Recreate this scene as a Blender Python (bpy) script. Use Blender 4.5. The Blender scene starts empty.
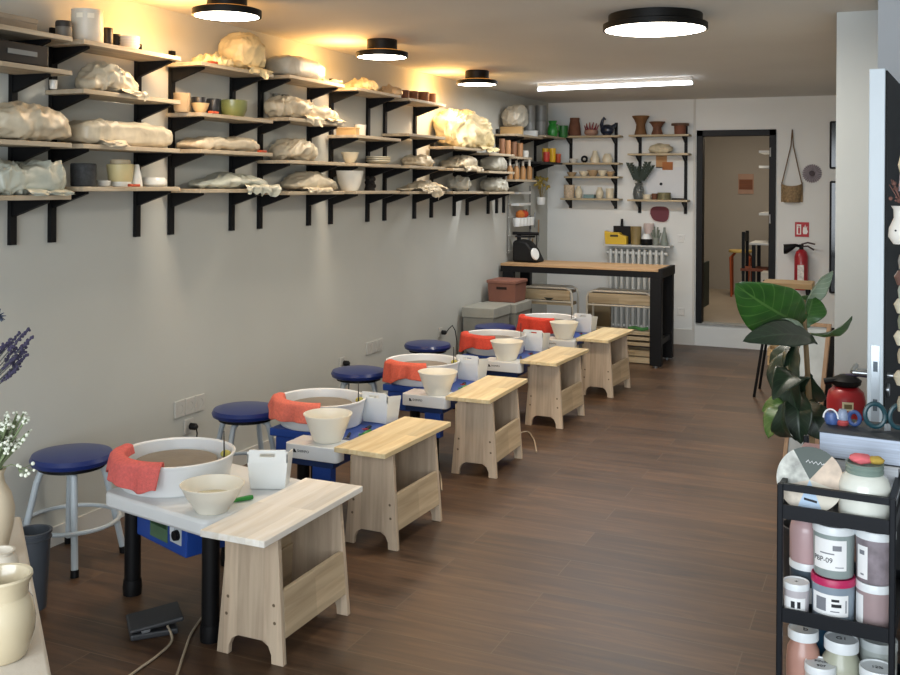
import bpy, bmesh, math, random
from mathutils import Vector, Matrix, noise
PI = math.pi
C = bpy.context.scene.collection
R = math.radians
# ---------------------------------------------------------------- camera numbers (metres, level camera 1.65 m above the floor)
CF, YAW, ROLL, CY, CH = 1000.0, .416, .00724, 184.2, 1.65
_R = Matrix(((math.cos(YAW), math.sin(YAW), 0), (-math.sin(YAW), math.cos(YAW), 0), (0, 0, 1)))
_Q = Matrix(((math.cos(ROLL), 0, math.sin(ROLL)), (0, 1, 0), (-math.sin(ROLL), 0, math.cos(ROLL))))
_M = _Q @ _R
CAMP = Vector((0, 0, CH))
def ray(x, y):
    return _M.transposed() @ Vector(((x-450)/CF, 1, -(y-CY)/CF))
def at(x, y, X=None, Y=None, Z=None):
    d = ray(x, y)
    if X is not None: t = X/d.x
    elif Y is not None: t = Y/d.y
    else: t = (Z-CH)/d.z
    return CAMP + d*t
def dep(x, y, d):
    return CAMP + ray(x, y)*d
def depth_of(p):
    return (_M @ (Vector(p)-CAMP)).y
# ---------------------------------------------------------------- materials
def s2l(c):
    return c/12.92 if c <= .04045 else ((c+.055)/1.055)**2.4
def col(h):
    h = h.lstrip('#')
    return tuple(s2l(int(h[i:i+2], 16)/255) for i in (0, 2, 4)) + (1,)
_mats = {}
def mat(name, hexc, rough=.5, metal=0, var=.08, scale=8, bump=0, bscale=60, emis=0, alpha=1, trans=0, sheen=0, coat=0, stretch=None):
    if name in _mats: return _mats[name]
    m = bpy.data.materials.new(name); m.use_nodes = True
    nt = m.node_tree; b = nt.nodes['Principled BSDF']; L = nt.links
    c = col(hexc)
    tc = nt.nodes.new('ShaderNodeTexCoord'); n = nt.nodes.new('ShaderNodeTexNoise')
    n.inputs['Scale'].default_value = scale; n.inputs['Detail'].default_value = 4
    if stretch:
        mp = nt.nodes.new('ShaderNodeMapping'); mp.inputs['Scale'].default_value = stretch
        L.new(tc.outputs['Object'], mp.inputs[0]); L.new(mp.outputs[0], n.inputs['Vector'])
    else:
        L.new(tc.outputs['Object'], n.inputs['Vector'])
    r = nt.nodes.new('ShaderNodeValToRGB')
    r.color_ramp.elements[0].position = .3; r.color_ramp.elements[1].position = .7
    r.color_ramp.elements[0].color = tuple(max(0, x*(1-var)) for x in c[:3]) + (1,)
    r.color_ramp.elements[1].color = tuple(min(1, x*(1+var)) for x in c[:3]) + (1,)
    L.new(n.outputs['Fac'], r.inputs[0]); L.new(r.outputs[0], b.inputs['Base Color'])
    b.inputs['Roughness'].default_value = rough; b.inputs['Metallic'].default_value = metal
    if name.startswith(('black', 'bracket', 'cart')): b.inputs['Specular IOR Level'].default_value = .25
    if bump:
        n2 = nt.nodes.new('ShaderNodeTexNoise'); n2.inputs['Scale'].default_value = bscale; n2.inputs['Detail'].default_value = 6
        if 'sheet' in name: n2.noise_type = 'RIDGED_MULTIFRACTAL'; n2.inputs['Detail'].default_value = 3; n2.inputs['Distortion'].default_value = .8
        L.new(tc.outputs['Object'], n2.inputs['Vector'])
        bp = nt.nodes.new('ShaderNodeBump'); bp.inputs['Strength'].default_value = bump; bp.inputs['Distance'].default_value = .01
        L.new(n2.outputs['Fac'], bp.inputs['Height']); L.new(bp.outputs[0], b.inputs['Normal'])
    if emis:
        b.inputs['Emission Color'].default_value = c; b.inputs['Emission Strength'].default_value = emis
    if alpha < 1: b.inputs['Alpha'].default_value = alpha
    if trans: b.inputs['Transmission Weight'].default_value = trans
    if sheen: b.inputs['Sheen Weight'].default_value = sheen
    if coat: b.inputs['Coat Weight'].default_value = coat
    _mats[name] = m
    return m
def wood(name, c1, c2, axis='X', rough=.55, knots=True, scale=1.0, plank=.055):
    """pine: streaky grain along one axis, glued staves of slightly different tone across it"""
    if name in _mats: return _mats[name]
    m = bpy.data.materials.new(name); m.use_nodes = True
    nt = m.node_tree; b = nt.nodes['Principled BSDF']; L = nt.links
    tc = nt.nodes.new('ShaderNodeTexCoord'); mp = nt.nodes.new('ShaderNodeMapping')
    st = {'X': (1.2, 13, 13), 'Y': (13, 1.2, 13), 'Z': (13, 13, 1.2)}[axis]
    mp.inputs['Scale'].default_value = tuple(s*scale for s in st)
    L.new(tc.outputs['Object'], mp.inputs[0])
    n = nt.nodes.new('ShaderNodeTexNoise'); n.inputs['Scale'].default_value = 2.2; n.inputs['Detail'].default_value = 7; n.inputs['Distortion'].default_value = .6
    L.new(mp.outputs[0], n.inputs['Vector'])
    # staves
    mp2 = nt.nodes.new('ShaderNodeMapping')
    s2 = {'X': (.8, 1/plank, 1/plank), 'Y': (1/plank, .8, 1/plank), 'Z': (1/plank, 1/plank, .8)}[axis]
    mp2.inputs['Scale'].default_value = s2
    L.new(tc.outputs['Object'], mp2.inputs[0])
    v = nt.nodes.new('ShaderNodeVectorMath'); v.operation = 'FLOOR'; L.new(mp2.outputs[0], v.inputs[0])
    w = nt.nodes.new('ShaderNodeTexWhiteNoise'); w.noise_dimensions = '3D'; L.new(v.outputs[0], w.inputs['Vector'])
    r = nt.nodes.new('ShaderNodeValToRGB'); r.color_ramp.elements[0].position = .35; r.color_ramp.elements[1].position = .62
    r.color_ramp.elements[0].color = col(c2); r.color_ramp.elements[1].color = col(c1)
    L.new(n.outputs['Fac'], r.inputs[0])
    hs = nt.nodes.new('ShaderNodeHueSaturation')
    ma = nt.nodes.new('ShaderNodeMapRange'); ma.inputs[3].default_value = .84; ma.inputs[4].default_value = 1.12
    L.new(w.outputs['Value'], ma.inputs[0]); L.new(ma.outputs[0], hs.inputs['Value']); L.new(r.outputs[0], hs.inputs['Color'])
    out = hs.outputs[0]
    if knots:
        vo = nt.nodes.new('ShaderNodeTexVoronoi'); vo.inputs['Scale'].default_value = 6.5
        L.new(tc.outputs['Object'], vo.inputs['Vector'])
        kr = nt.nodes.new('ShaderNodeMapRange'); kr.inputs[1].default_value = .05; kr.inputs[2].default_value = .13; kr.inputs[3].default_value = .55; kr.inputs[4].default_value = 0
        L.new(vo.outputs['Distance'], kr.inputs[0])
        mx = nt.nodes.new('ShaderNodeMixRGB'); mx.inputs[2].default_value = col('6b4a30')
        L.new(kr.outputs[0], mx.inputs[0]); L.new(out, mx.inputs[1]); out = mx.outputs[0]
    L.new(out, b.inputs['Base Color']); b.inputs['Roughness'].default_value = rough
    _mats[name] = m
    return m
# ---------------------------------------------------------------- mesh builder
class MB:
    def __init__(s): s.v = []; s.f = []
    def add(s, vs, fs):
        o = len(s.v); s.v += [tuple(v) for v in vs]; s.f += [tuple(i+o for i in f) for f in fs]; return s
    def hexa(s, p):
        return s.add(p, [(0,3,2,1), (4,5,6,7), (0,1,5,4), (1,2,6,5), (2,3,7,6), (3,0,4,7)])
    def box(s, x0, y0, z0, x1, y1, z1):
        return s.hexa([(x0,y0,z0), (x1,y0,z0), (x1,y1,z0), (x0,y1,z0), (x0,y0,z1), (x1,y0,z1), (x1,y1,z1), (x0,y1,z1)])
    def cbox(s, cx, cy, cz, sx, sy, sz, rz=0, rx=0):
        m = Matrix.Translation((cx, cy, cz)) @ Matrix.Rotation(rz, 4, 'Z') @ Matrix.Rotation(rx, 4, 'X')
        return s.hexa([m @ Vector((a*sx/2, b*sy/2, c*sz/2)) for a, b, c in ((-1,-1,-1), (1,-1,-1), (1,1,-1), (-1,1,-1), (-1,-1,1), (1,-1,1), (1,1,1), (-1,1,1))])
    def tube(s, pts, r, n=8, caps=True):
        pts = [Vector(p) for p in pts]; k = len(pts)
        rs = r if isinstance(r, (list, tuple)) else [r]*k
        rings = []; up = None
        for i, p in enumerate(pts):
            t = (pts[min(i+1, k-1)]-pts[max(i-1, 0)])
            t = t.normalized() if t.length > 1e-9 else Vector((0, 0, 1))
            if up is None:
                up = Vector((0, 0, 1)) if abs(t.z) < .9 else Vector((1, 0, 0))
            a = t.cross(up)
            if a.length < 1e-6: a = t.orthogonal()
            a.normalize(); b = a.cross(t).normalized(); up = b
            rings.append([p+a*math.cos(2*PI*j/n)*rs[i]+b*math.sin(2*PI*j/n)*rs[i] for j in range(n)])
        vs = [v for g in rings for v in g]; fs = []
        for i in range(k-1):
            for j in range(n):
                j2 = (j+1) % n; fs.append((i*n+j, i*n+j2, (i+1)*n+j2, (i+1)*n+j))
        if caps: fs += [tuple(range(n))[::-1], tuple((k-1)*n+j for j in range(n))]
        return s.add(vs, fs)
    def lathe(s, prof, c=(0,0,0), n=28, sx=1, sy=1, a0=0):
        vs = []; fs = []; idx = []
        for r, z in prof:
            if r < 1e-5:
                idx.append([len(vs)]); vs.append((c[0], c[1], c[2]+z))
            else:
                idx.append(list(range(len(vs), len(vs)+n)))
                vs += [(c[0]+sx*r*math.cos(a0+2*PI*j/n), c[1]+sy*r*math.sin(a0+2*PI*j/n), c[2]+z) for j in range(n)]
        for a, b in zip(idx, idx[1:]):
            for j in range(n):
                j2 = (j+1) % n
                if len(a) == 1 and len(b) == 1: break
                if len(a) == 1: fs.append((a[0], b[j2], b[j]))
                elif len(b) == 1: fs.append((a[j], a[j2], b[0]))
                else: fs.append((a[j], a[j2], b[j2], b[j]))
        return s.add(vs, fs)
    def prism(s, poly, fn0, fn1):
        n = len(poly)
        return s.add([fn0(*p) for p in poly]+[fn1(*p) for p in poly], [tuple(range(n))[::-1], tuple(range(n, 2*n))]+[(i, (i+1) % n, n+(i+1) % n, n+i) for i in range(n)])
    def grid(s, nu, nv, fn, wrap=False):
        vs = [fn(i/(nu-1) if not wrap else i/nu, j/(nv-1)) for j in range(nv) for i in range(nu)]
        fs = []
        for j in range(nv-1):
            for i in range(nu if wrap else nu-1):
                i2 = (i+1) % nu; fs.append((j*nu+i, j*nu+i2, (j+1)*nu+i2, (j+1)*nu+i))
        return s.add(vs, fs)
    def ball(s, c, r, n=10, sz=1):
        prof = [(r*math.sin(PI*i/(n//2+2)), -r*sz*math.cos(PI*i/(n//2+2))) for i in range(n//2+3)]
        prof[0] = (0, -r*sz); prof[-1] = (0, r*sz)
        return s.lathe(prof, c, n)
    def build(s, name, m, parent=None, loc=(0,0,0), smooth=True, bevel=0, solid=0, rot=None, ang=38, sub=0):
        me = bpy.data.meshes.new(name); me.from_pydata([tuple(v) for v in s.v], [], s.f)
        bm = bmesh.new(); bm.from_mesh(me); bmesh.ops.recalc_face_normals(bm, faces=bm.faces); bm.to_mesh(me); bm.free()
        me.materials.append(m)
        if smooth:
            me.polygons.foreach_set('use_smooth', [True]*len(me.polygons)); me.set_sharp_from_angle(angle=R(ang))
        o = bpy.data.objects.new(name, me); C.objects.link(o); o.location = loc
        if rot: o.rotation_euler = rot
        if parent: o.parent = parent
        if solid:
            q = o.modifiers.new('solid', 'SOLIDIFY'); q.thickness = solid; q.offset = 0
        if bevel:
            q = o.modifiers.new('bevel', 'BEVEL'); q.width = bevel; q.segments = 2; q.limit_method = 'ANGLE'
        if sub:
            q = o.modifiers.new('sub', 'SUBSURF'); q.levels = sub; q.render_levels = sub
        return o
def tag(o, label=None, cat=None, group=None, kind=None):
    if label: o['label'] = label
    if cat: o['category'] = cat
    if group: o['group'] = group
    if kind: o['kind'] = kind
    return o
def empty(name, loc, label, cat, group=None, rz=0):
    o = bpy.data.objects.new(name, None); C.objects.link(o); o.location = loc; o.rotation_euler = (0, 0, rz); o.empty_display_size = .05
    return tag(o, label, cat, group)
def dup(root, loc, label, rz=0):
    def cp(o, par):
        c = o.copy(); C.objects.link(c)
        if par: c.parent = par
        for ch in list(o.children): cp(ch, c)
        return c
    c = cp(root, None); c.location = loc; c.rotation_euler = (0, 0, rz); c['label'] = label
    return c
def struct(mb, name, m, **k):
    return tag(mb.build(name, m, **k), kind='structure')
def text(name, s, size, m, parent, loc, rot, depth=.0006, spacing=1, wrap_r=None):
    cu = bpy.data.curves.new(name, 'FONT'); cu.body = s; cu.size = size; cu.extrude = depth; cu.align_x = 'CENTER'; cu.align_y = 'CENTER'; cu.space_character = spacing
    t = bpy.data.objects.new(name+'_tmp', cu); C.objects.link(t)
    dg = bpy.context.evaluated_depsgraph_get()
    me = bpy.data.meshes.new_from_object(t.evaluated_get(dg)); bpy.data.objects.remove(t)
    if wrap_r:
        for v in me.vertices:
            a = v.co.x/wrap_r; v.co = Vector(((wrap_r+v.co.z)*math.sin(a), v.co.y, (wrap_r+v.co.z)*math.cos(a)-wrap_r))
    me.materials.clear(); me.materials.append(m)
    o = bpy.data.objects.new(name, me); C.objects.link(o); o.parent = parent; o.location = loc; o.rotation_euler = rot
    return o
def nz(p, s=0):
    return noise.noise(Vector((p[0]+s*7.13, p[1]-s*3.7, p[2]+s*1.9)))
def lerp(a, b, t): return a+(b-a)*t
def interp(tab, u):
    for (a, p), (b, q) in zip(tab, tab[1:]):
        if u <= b:
            t = (u-a)/(b-a) if b > a else 0
            t = t*t*(3-2*t); return p+(q-p)*t
    return tab[-1][1]
# common materials
BLACK = mat('black_steel', '#0b0b0d', .55, 0, .1)
BLACKP = mat('black_plastic', '#0c0c0e', .5)
WHITEP = mat('white_plastic', '#e6e8e6', .35, var=.02)
CREAMP = mat('cream_plastic_sheet', '#bfb39b', .42, var=.16, scale=14, bump=.35, bscale=13)
GREYP = mat('greyish_plastic_sheet', '#b3afa1', .38, var=.16, scale=12, bump=.35, bscale=13)
GREENP = mat('pale_green_plastic_sheet', '#aeb0a2', .4, var=.14, scale=12, bump=.35, bscale=13)
TANP = mat('tan_plastic_sheet', '#a8957a', .42, var=.16, scale=14, bump=.35, bscale=13)
YELP = mat('yellow_lit_plastic_sheet', '#d8c596', .45, var=.16, scale=16, bump=.4, bscale=13)  # the lamps' yellow light on the plastic is put into this colour
CERW = mat('white_ceramic', '#d9d6cc', .3, var=.05, coat=.3)
CERC = mat('cream_ceramic', '#d8cdb2', .35, var=.06, coat=.3)
TERRA = mat('terracotta_clay', '#6d4632', .75, var=.14, scale=20)
TAN = mat('tan_stoneware', '#a98f6c', .7, var=.12, scale=18)
DARKB = mat('navy_glaze', '#1c2638', .3, var=.15, scale=18, coat=.4)
INK = mat('black_ink', '#26282c', .6)
LABELW = mat('white_paper_label', '#e9eaea', .6, var=.02)
PINE = wood('pine_board_upright', '#ccb89f', '#b5a089', 'Z')
PINEX = wood('pine_board_lengthwise', '#cdb898', '#b9a283', 'Y')
PINETOP = wood('pale_pine_top', '#e3d0a6', '#d3ba8a', 'Y', knots=False)
PINETOPW = wood('white_pine_top', '#f4f0e8', '#e9e2d4', 'Y', knots=False)  # nearest stool's top, whiter than the other pine tops
SHELFW = wood('shelf_board_pine', '#b9aa92', '#a3937a', 'Y', knots=False)
SHELFX = wood('shelf_board_pine_cross', '#c4b393', '#ab9876', 'X', knots=False)
# ================================================================ ROOM
WL, WB, CZ = -3.467, 10.51, 2.55
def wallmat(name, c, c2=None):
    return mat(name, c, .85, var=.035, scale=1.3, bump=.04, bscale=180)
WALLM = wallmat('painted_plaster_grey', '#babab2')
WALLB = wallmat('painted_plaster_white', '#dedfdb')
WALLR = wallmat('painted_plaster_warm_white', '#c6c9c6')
CEILM = wallmat('painted_ceiling', '#d3d0c9')
SKIRT = mat('skirting_paint', '#c9c7c0', .5, var=.02)
# oak-look laminate planks laid across the room
def floor_mat():
    m = bpy.data.materials.new('dark_oak_laminate'); m.use_nodes = True
    nt = m.node_tree; b = nt.nodes['Principled BSDF']; L = nt.links
    tc = nt.nodes.new('ShaderNodeTexCoord')
    br = nt.nodes.new('ShaderNodeTexBrick'); br.offset = .37; br.inputs['Scale'].default_value = 1
    br.inputs['Brick Width'].default_value = 1.28; br.inputs['Row Height'].default_value = .193
    br.inputs['Mortar Size'].default_value = .0022; br.inputs['Mortar Smooth'].default_value = .2; br.inputs['Bias'].default_value = 0
    br.inputs['Color1'].default_value = (.25, .25, .25, 1); br.inputs['Color2'].default_value = (.75, .75, .75, 1); br.inputs['Mortar'].default_value = (0, 0, 0, 1)
    L.new(tc.outputs['Object'], br.inputs['Vector'])
    # per-plank offset for the grain
    mp = nt.nodes.new('ShaderNodeMapping'); mp.inputs['Scale'].default_value = (1.1, 13, 1)
    L.new(tc.outputs['Object'], mp.inputs[0])
    ad = nt.nodes.new('ShaderNodeVectorMath'); ad.operation = 'MULTIPLY_ADD'; ad.inputs[1].default_value = (9, 9, 9)
    L.new(br.outputs['Color'], ad.inputs[0]); L.new(mp.outputs[0], ad.inputs[2])
    n = nt.nodes.new('ShaderNodeTexNoise'); n.inputs['Scale'].default_value = 1.7; n.inputs['Detail'].default_value = 9; n.inputs['Distortion'].default_value = .9; n.inputs['Roughness'].default_value = .62
    L.new(ad.outputs[0], n.inputs['Vector'])
    r = nt.nodes.new('ShaderNodeValToRGB')
    e = r.color_ramp.elements; e[0].position = .28; e[1].position = .74
    e[0].color = col('382719'); e[1].color = col('70543c')
    e2 = r.color_ramp.elements.new(.5); e2.color = col('533d2c')
    L.new(n.outputs['Fac'], r.inputs[0])
    hs = nt.nodes.new('ShaderNodeHueSaturation'); ma = nt.nodes.new('ShaderNodeMapRange')
    ma.inputs[1].default_value = .2; ma.inputs[2].default_value = .8; ma.inputs[3].default_value = .74; ma.inputs[4].default_value = 1.28
    L.new(br.outputs['Color'], ma.inputs[0]); L.new(ma.outputs[0], hs.inputs['Value']); L.new(r.outputs[0], hs.inputs['Color'])
    mx = nt.nodes.new('ShaderNodeMixRGB'); mx.inputs[2].default_value = col('7d6a54')
    mf = nt.nodes.new('ShaderNodeMath'); mf.operation = 'MULTIPLY'; mf.inputs[1].default_value = .45
    L.new(br.outputs['Fac'], mf.inputs[0]); L.new(mf.outputs[0], mx.inputs[0]); L.new(hs.outputs[0], mx.inputs[1])
    L.new(mx.outputs[0], b.inputs['Base Color'])
    rr = nt.nodes.new('ShaderNodeMapRange'); rr.inputs[3].default_value = .34; rr.inputs[4].default_value = .5
    L.new(n.outputs['Fac'], rr.inputs[0]); L.new(rr.outputs[0], b.inputs['Roughness'])
    return m
struct(MB().box(WL-.1, -1.6, -.08, 1.7, WB+.05, 0), 'floor', floor_mat(), smooth=False)
struct(MB().box(WL-.1, -1.6, CZ, 1.7, WB+.05, CZ+.1), 'ceiling', CEILM, smooth=False)
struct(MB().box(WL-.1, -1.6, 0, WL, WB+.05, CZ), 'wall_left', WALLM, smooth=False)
DX0, DX1, DZ0, DZ1 = -1.85, -1.065, .235, 2.225
b = MB().box(WL, WB, 0, DX0, WB+.12, CZ); b.box(DX1, WB, 0, .2, WB+.12, CZ); b.box(DX0, WB, DZ1, DX1, WB+.12, CZ)
struct(b, 'wall_back', WALLB, smooth=False)
struct(MB().box(DX0, WB, 0, DX1, WB+.12, DZ0), 'trim_1', WALLB, smooth=False)          # white riser under the doorway
struct(MB().box(DX0-.035, WB-.012, 0, DX0-.012, WB-.001, CZ), 'trim_2', SKIRT, smooth=False)   # upright strip beside the doorway
struct(MB().box(DX0, WB-.014, DZ0-.014, DX1, WB+.12, DZ0+.004), 'trim_3', mat('threshold_grey', '#9b9a94', .6), smooth=False)
# right side: deep wall block and the nearer pier with its door
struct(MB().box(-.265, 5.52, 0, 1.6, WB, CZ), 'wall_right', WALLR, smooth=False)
xp = at(878, 20, Y=4.62).x
struct(MB().box(xp, 4.62, 0, 1.6, 5.52, CZ), 'wall_right_near', wallmat('plaster_daylit_cool', '#aeb2b6'), smooth=False)  # grey-blue of the daylight on this pier put into its plaster colour
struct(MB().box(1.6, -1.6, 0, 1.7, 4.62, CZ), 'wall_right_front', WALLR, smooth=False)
# skirtings
b = MB().box(WL, -1.5, 0, WL+.014, WB, .085)
struct(b, 'baseboard_left', SKIRT, smooth=False)
struct(MB().box(WL+.014, WB-.015, 0, DX0-.036, WB, .16), 'baseboard_back', SKIRT, smooth=False)
# doorway frame
b = MB()
b.box(DX0, WB-.02, DZ0, DX0+.065, WB+.1, DZ1); b.box(DX1-.065, WB-.02, DZ0, DX1, WB+.1, DZ1); b.box(DX0, WB-.02, DZ1-.062, DX1, WB+.1, DZ1)
d1 = struct(b, 'door_1', mat('black_door_frame', '#06080b', .5), bevel=.003)
for z in (1.95, 1.28):
    MB().tube([(DX1-.052, WB-.03, z), (DX1-.052, WB-.03, z+.09)], .008).build('hinge', mat('hinge_steel', '#c9ccd0', .3, .8), d1)
# ---- room beyond the doorway (its floor is one step higher)
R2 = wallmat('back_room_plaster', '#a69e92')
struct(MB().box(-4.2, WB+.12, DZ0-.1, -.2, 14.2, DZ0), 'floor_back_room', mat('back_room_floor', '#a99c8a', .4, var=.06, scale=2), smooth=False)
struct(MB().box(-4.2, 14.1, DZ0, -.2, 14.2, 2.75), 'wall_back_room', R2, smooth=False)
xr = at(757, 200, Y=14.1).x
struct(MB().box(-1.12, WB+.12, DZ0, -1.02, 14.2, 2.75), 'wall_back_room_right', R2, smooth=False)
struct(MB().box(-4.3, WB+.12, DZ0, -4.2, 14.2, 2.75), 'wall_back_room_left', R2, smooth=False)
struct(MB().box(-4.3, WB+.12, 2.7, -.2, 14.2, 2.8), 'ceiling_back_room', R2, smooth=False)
# ---- open door leaf at the right, white lock edge and dark face
dl = bpy.data.objects.new('door_2', None); C.objects.link(dl); dl['kind'] = 'structure'
e0 = at(868, 68, Z=2.06); e1 = at(885.5, 68, Z=2.06); far = at(900, 84, Z=2.06)
dirv = Vector((far.x-e1.x, far.y-e1.y, 0)).normalized(); nrm = Vector((-dirv.y, dirv.x, 0)); LEAF = .84
dl.location = (e1.x, e1.y, 0); dl.rotation_euler = (0, 0, math.atan2(dirv.y, dirv.x))
TH = .052
DW = mat('door_white_paint', '#cdd8df', .35, var=.015)
MB().box(0, 0, .02, LEAF, TH, 2.06).build('leaf', DW, dl, bevel=.003, smooth=False)
MB().box(.004, -.006, .03, LEAF-.004, -.0005, 2.052).build('face_panel', mat('black_door_face', '#020304', .6), dl, smooth=False)
lk = MB().box(-.004, .012, .84, -.0005, .038, 1.105).build('lock_plate', mat('lock_steel', '#b9c2c8', .3, .7), dl, smooth=False)
MB().box(-.0065, .018, 1.015, -.0045, .032, 1.05).build('latch', mat('latch_dark', '#4f585f', .4, .5), lk, smooth=False)
MB().box(-.0065, .018, .88, -.0045, .032, .92).build('bolt', mat('latch_dark', '#4f585f', .4, .5), lk, smooth=False)
ST = mat('brushed_steel', '#a9adb0', .3, .9)
for s in (-1, 1):
    y0 = -.007 if s < 0 else TH
    h = MB().tube([(.06, y0, .995), (.06, y0+s*.05, .995), (.075, y0+s*.055, .995), (.18, y0+s*.055, 1.0)], .009, 10)
    h.build('lever_handle', ST, dl)
MB().lathe([(0, 0), (.022, 0), (.022, .008), (0, .008)], n=18).build('keyhole_rose', ST, dl, loc=(.06, -.007, .945), rot=(PI/2, 0, 0))
# ================================================================ CEILING LIGHTS
GLOW = mat('lamp_diffuser', '#fff4e0', .5, var=0, emis=16)
WARM = mat('warm_halo_ring', '#ffa94a', .5, var=0, emis=1.5)
LB = mat('black_lamp', '#0d0c0a', .5)
def lamp(p, r, label, base=True):
    z = CZ-p[2]
    e = empty('ceiling_lamp', (p[0], p[1], CZ), label, 'ceiling lamp', 'round black ceiling lamps')
    d = -(CZ-2.462) if base else -.058
    MB().lathe([(r-.012, d-.022), (r, d-.022), (r, d+.008), (r-.02, d+.014), (0, d+.014)], n=48).build('shade', LB, e)
    MB().lathe([(0, d-.019), (r-.006, d-.019)], n=48).build('diffuser', GLOW, e)
    if base:
        MB().lathe([(0, -.001), (r*.58, -.001), (r*.58, d+.013), (0, d+.013)], n=32).build('base', LB, e)
        MB().lathe([(r*.62, d+.0175), (r*.8, d+.0175)], n=40).build('halo_ring', WARM, e)
    else:
        MB().lathe([(0, -.001), (r*.9, -.001), (r*.9, d+.012), (0, d+.012)], n=32).build('base', LB, e)
for q, r, lab in (((227, 12), .163, 'round black ceiling lamp with warm halo, nearest of the row along the shelves'),
                  ((382, 54), .163, 'round black ceiling lamp with warm halo, middle of the row along the shelves'),
                  ((477, 82), .163, 'round black ceiling lamp with warm halo, farthest, before the tube light')):
    lamp(at(*q, Z=2.462), r, lab)
lamp(at(655, 27, Z=2.487), .272, 'large flat round ceiling lamp alone near the middle of the ceiling', base=False)
pa, pb = at(538, 89.5, Z=2.5), at(692, 83, Z=2.5)
tl = empty('tube_light', (0, 0, 0), 'long white fluorescent tube light on the ceiling before the back wall', 'tube light')
b = MB(); mid = (pa+pb)/2; ln = (pb-pa).length; ang = math.atan2(pb.y-pa.y, pb.x-pa.x)
MB().cbox(mid.x, mid.y, 2.535, ln, .035, .03, ang).build('base', WHITEP, tl, bevel=.004, smooth=False)
MB().tube([pa, pb], .013, 12).build('tube', mat('tube_glow', '#f4f8ff', .5, var=0, emis=12), tl)
# ================================================================ WALL SOCKETS, SWITCHES
def plate(p, n, axis, label, cat='socket', w=.08, h=.08, plug=False):
    name = 'wall_socket' if cat == 'socket' else 'light_switch'
    e = empty(name, p, label, cat, 'wall sockets and switches')
    SP = mat('socket_plastic', '#bdbbb4', .4, var=.02) if axis == 'L' else mat('socket_plastic_white', '#dcdcd8', .4, var=.02)
    for k in range(n):
        o = (k-(n-1)/2)*w
        if axis == 'L': b = MB().box(0, o-w/2+.002, -h/2, .009, o+w/2-.002, h/2)
        else: b = MB().box(o-w/2+.002, -.009, -h/2, o+w/2-.002, 0, h/2)
        f = b.build('face_plate', SP, e, bevel=.003, smooth=False)
        ins = MB()
        if axis == 'L': ins.lathe([(0, 0), (.021, 0), (.024, .004)], n=18)
        else: ins.lathe([(0, 0), (.021, 0), (.024, .004)], n=18)
        ins.build('insert', mat('socket_inner', '#a9a7a0', .5), f, loc=(.0065, o, 0) if axis == 'L' else (o, -.0065, 0), rot=(0, PI/2, 0) if axis == 'L' else (PI/2, 0, 0))
    return e
plate((WL, 4.378, .442), 3, 'L', 'triple white wall socket above the second blue stool', w=.085, h=.09)
plate((WL, 4.37, .335), 1, 'L', 'single wall socket with a black plug, under the nearest triple socket')
plate((WL, 6.49, .455), 3, 'L', 'triple white wall socket between the third and fourth blue stools', w=.085, h=.09)
plate((WL, 6.02, .41), 1, 'L', 'single wall socket with a black plug, behind the third blue stool')
plate((WL, 7.66, .405), 1, 'L', 'single wall socket with looping black cable, behind the fourth blue stool')
plate((-2.006, WB, 1.1), 1, 'B', 'white light switch on back wall right of the radiator', 'switch')
plate((-2.0, WB, .34), 1, 'B', 'low white wall socket on the back wall between bench and doorway')
def plug(y, z, pts, lab):
    e = empty('plug', (WL+.0195, y, z), lab, 'plug', 'black plugs in the left wall')
    MB().tube([(0, 0, 0), (.03, 0, 0), (.04, 0, -.004)], [.019, .019, .012], 12).build('body', BLACKP, e)
    MB().tube([(.036, 0, -.002)]+pts, .004, 8).build('cord', BLACKP, e)
plug(4.37, .335, [(.05, -.01, -.03), (.045, -.02, -.12), (.04, -.03, -.3)], 'black plug with hanging cord beside the second blue stool')
plug(6.02, .41, [(.05, 0, -.03), (.045, -.01, -.1), (.04, -.02, -.38)], 'black plug with cord behind the third blue stool')
plug(7.66, .405, [(.05, .03, .03), (.055, .09, .05), (.055, .15, 0), (.05, .2, -.1), (.05, .22, -.38)], 'black plug with arching cable behind the fourth blue stool')
# ================================================================ LEFT WALL SHELVES
BRK = mat('bracket_black', '#08080a', .6, 0, .05)
FX = -3.22                                   # front edge of the boards
def wall_unit(label, ups, shelves, zb, zt, fx=FX, group='shelf units along the left wall', wood_=None):
    """ups: Y of uprights; shelves: (z top, y0, y1)"""
    yc = sum(ups)/len(ups)
    e = empty('wall_shelf_unit', (WL, yc, 0), label, 'shelf unit', group)
    for u in ups:
        MB().box(.001, u-.016-yc, zb, .022, u+.016-yc, zt).build('upright', BRK, e, smooth=False)
    for s in shelves:
        z, y0, y1 = s[:3]
        MB().box(.024, y0-yc, z-.02, fx-WL, y1-yc, z).build('shelf_board', s[3] if len(s) > 3 else SHELFW, e, bevel=.002, smooth=False)
        for u in ups:
            if y0-.05 <= u <= y1+.05:
                w = min(.215, fx-WL-.02)
                MB().prism([(.022, z-.021), (w, z-.021), (w, z-.032), (.022, z-.095)], lambda x, zz: (x, u-.011-yc, zz), lambda x, zz: (x, u+.011-yc, zz)).build('bracket', BRK, e, smooth=False)
    return e
NAMES = ['nearest', 'second', 'third', 'fourth', 'fifth', 'sixth', 'seventh', 'eighth']
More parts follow.
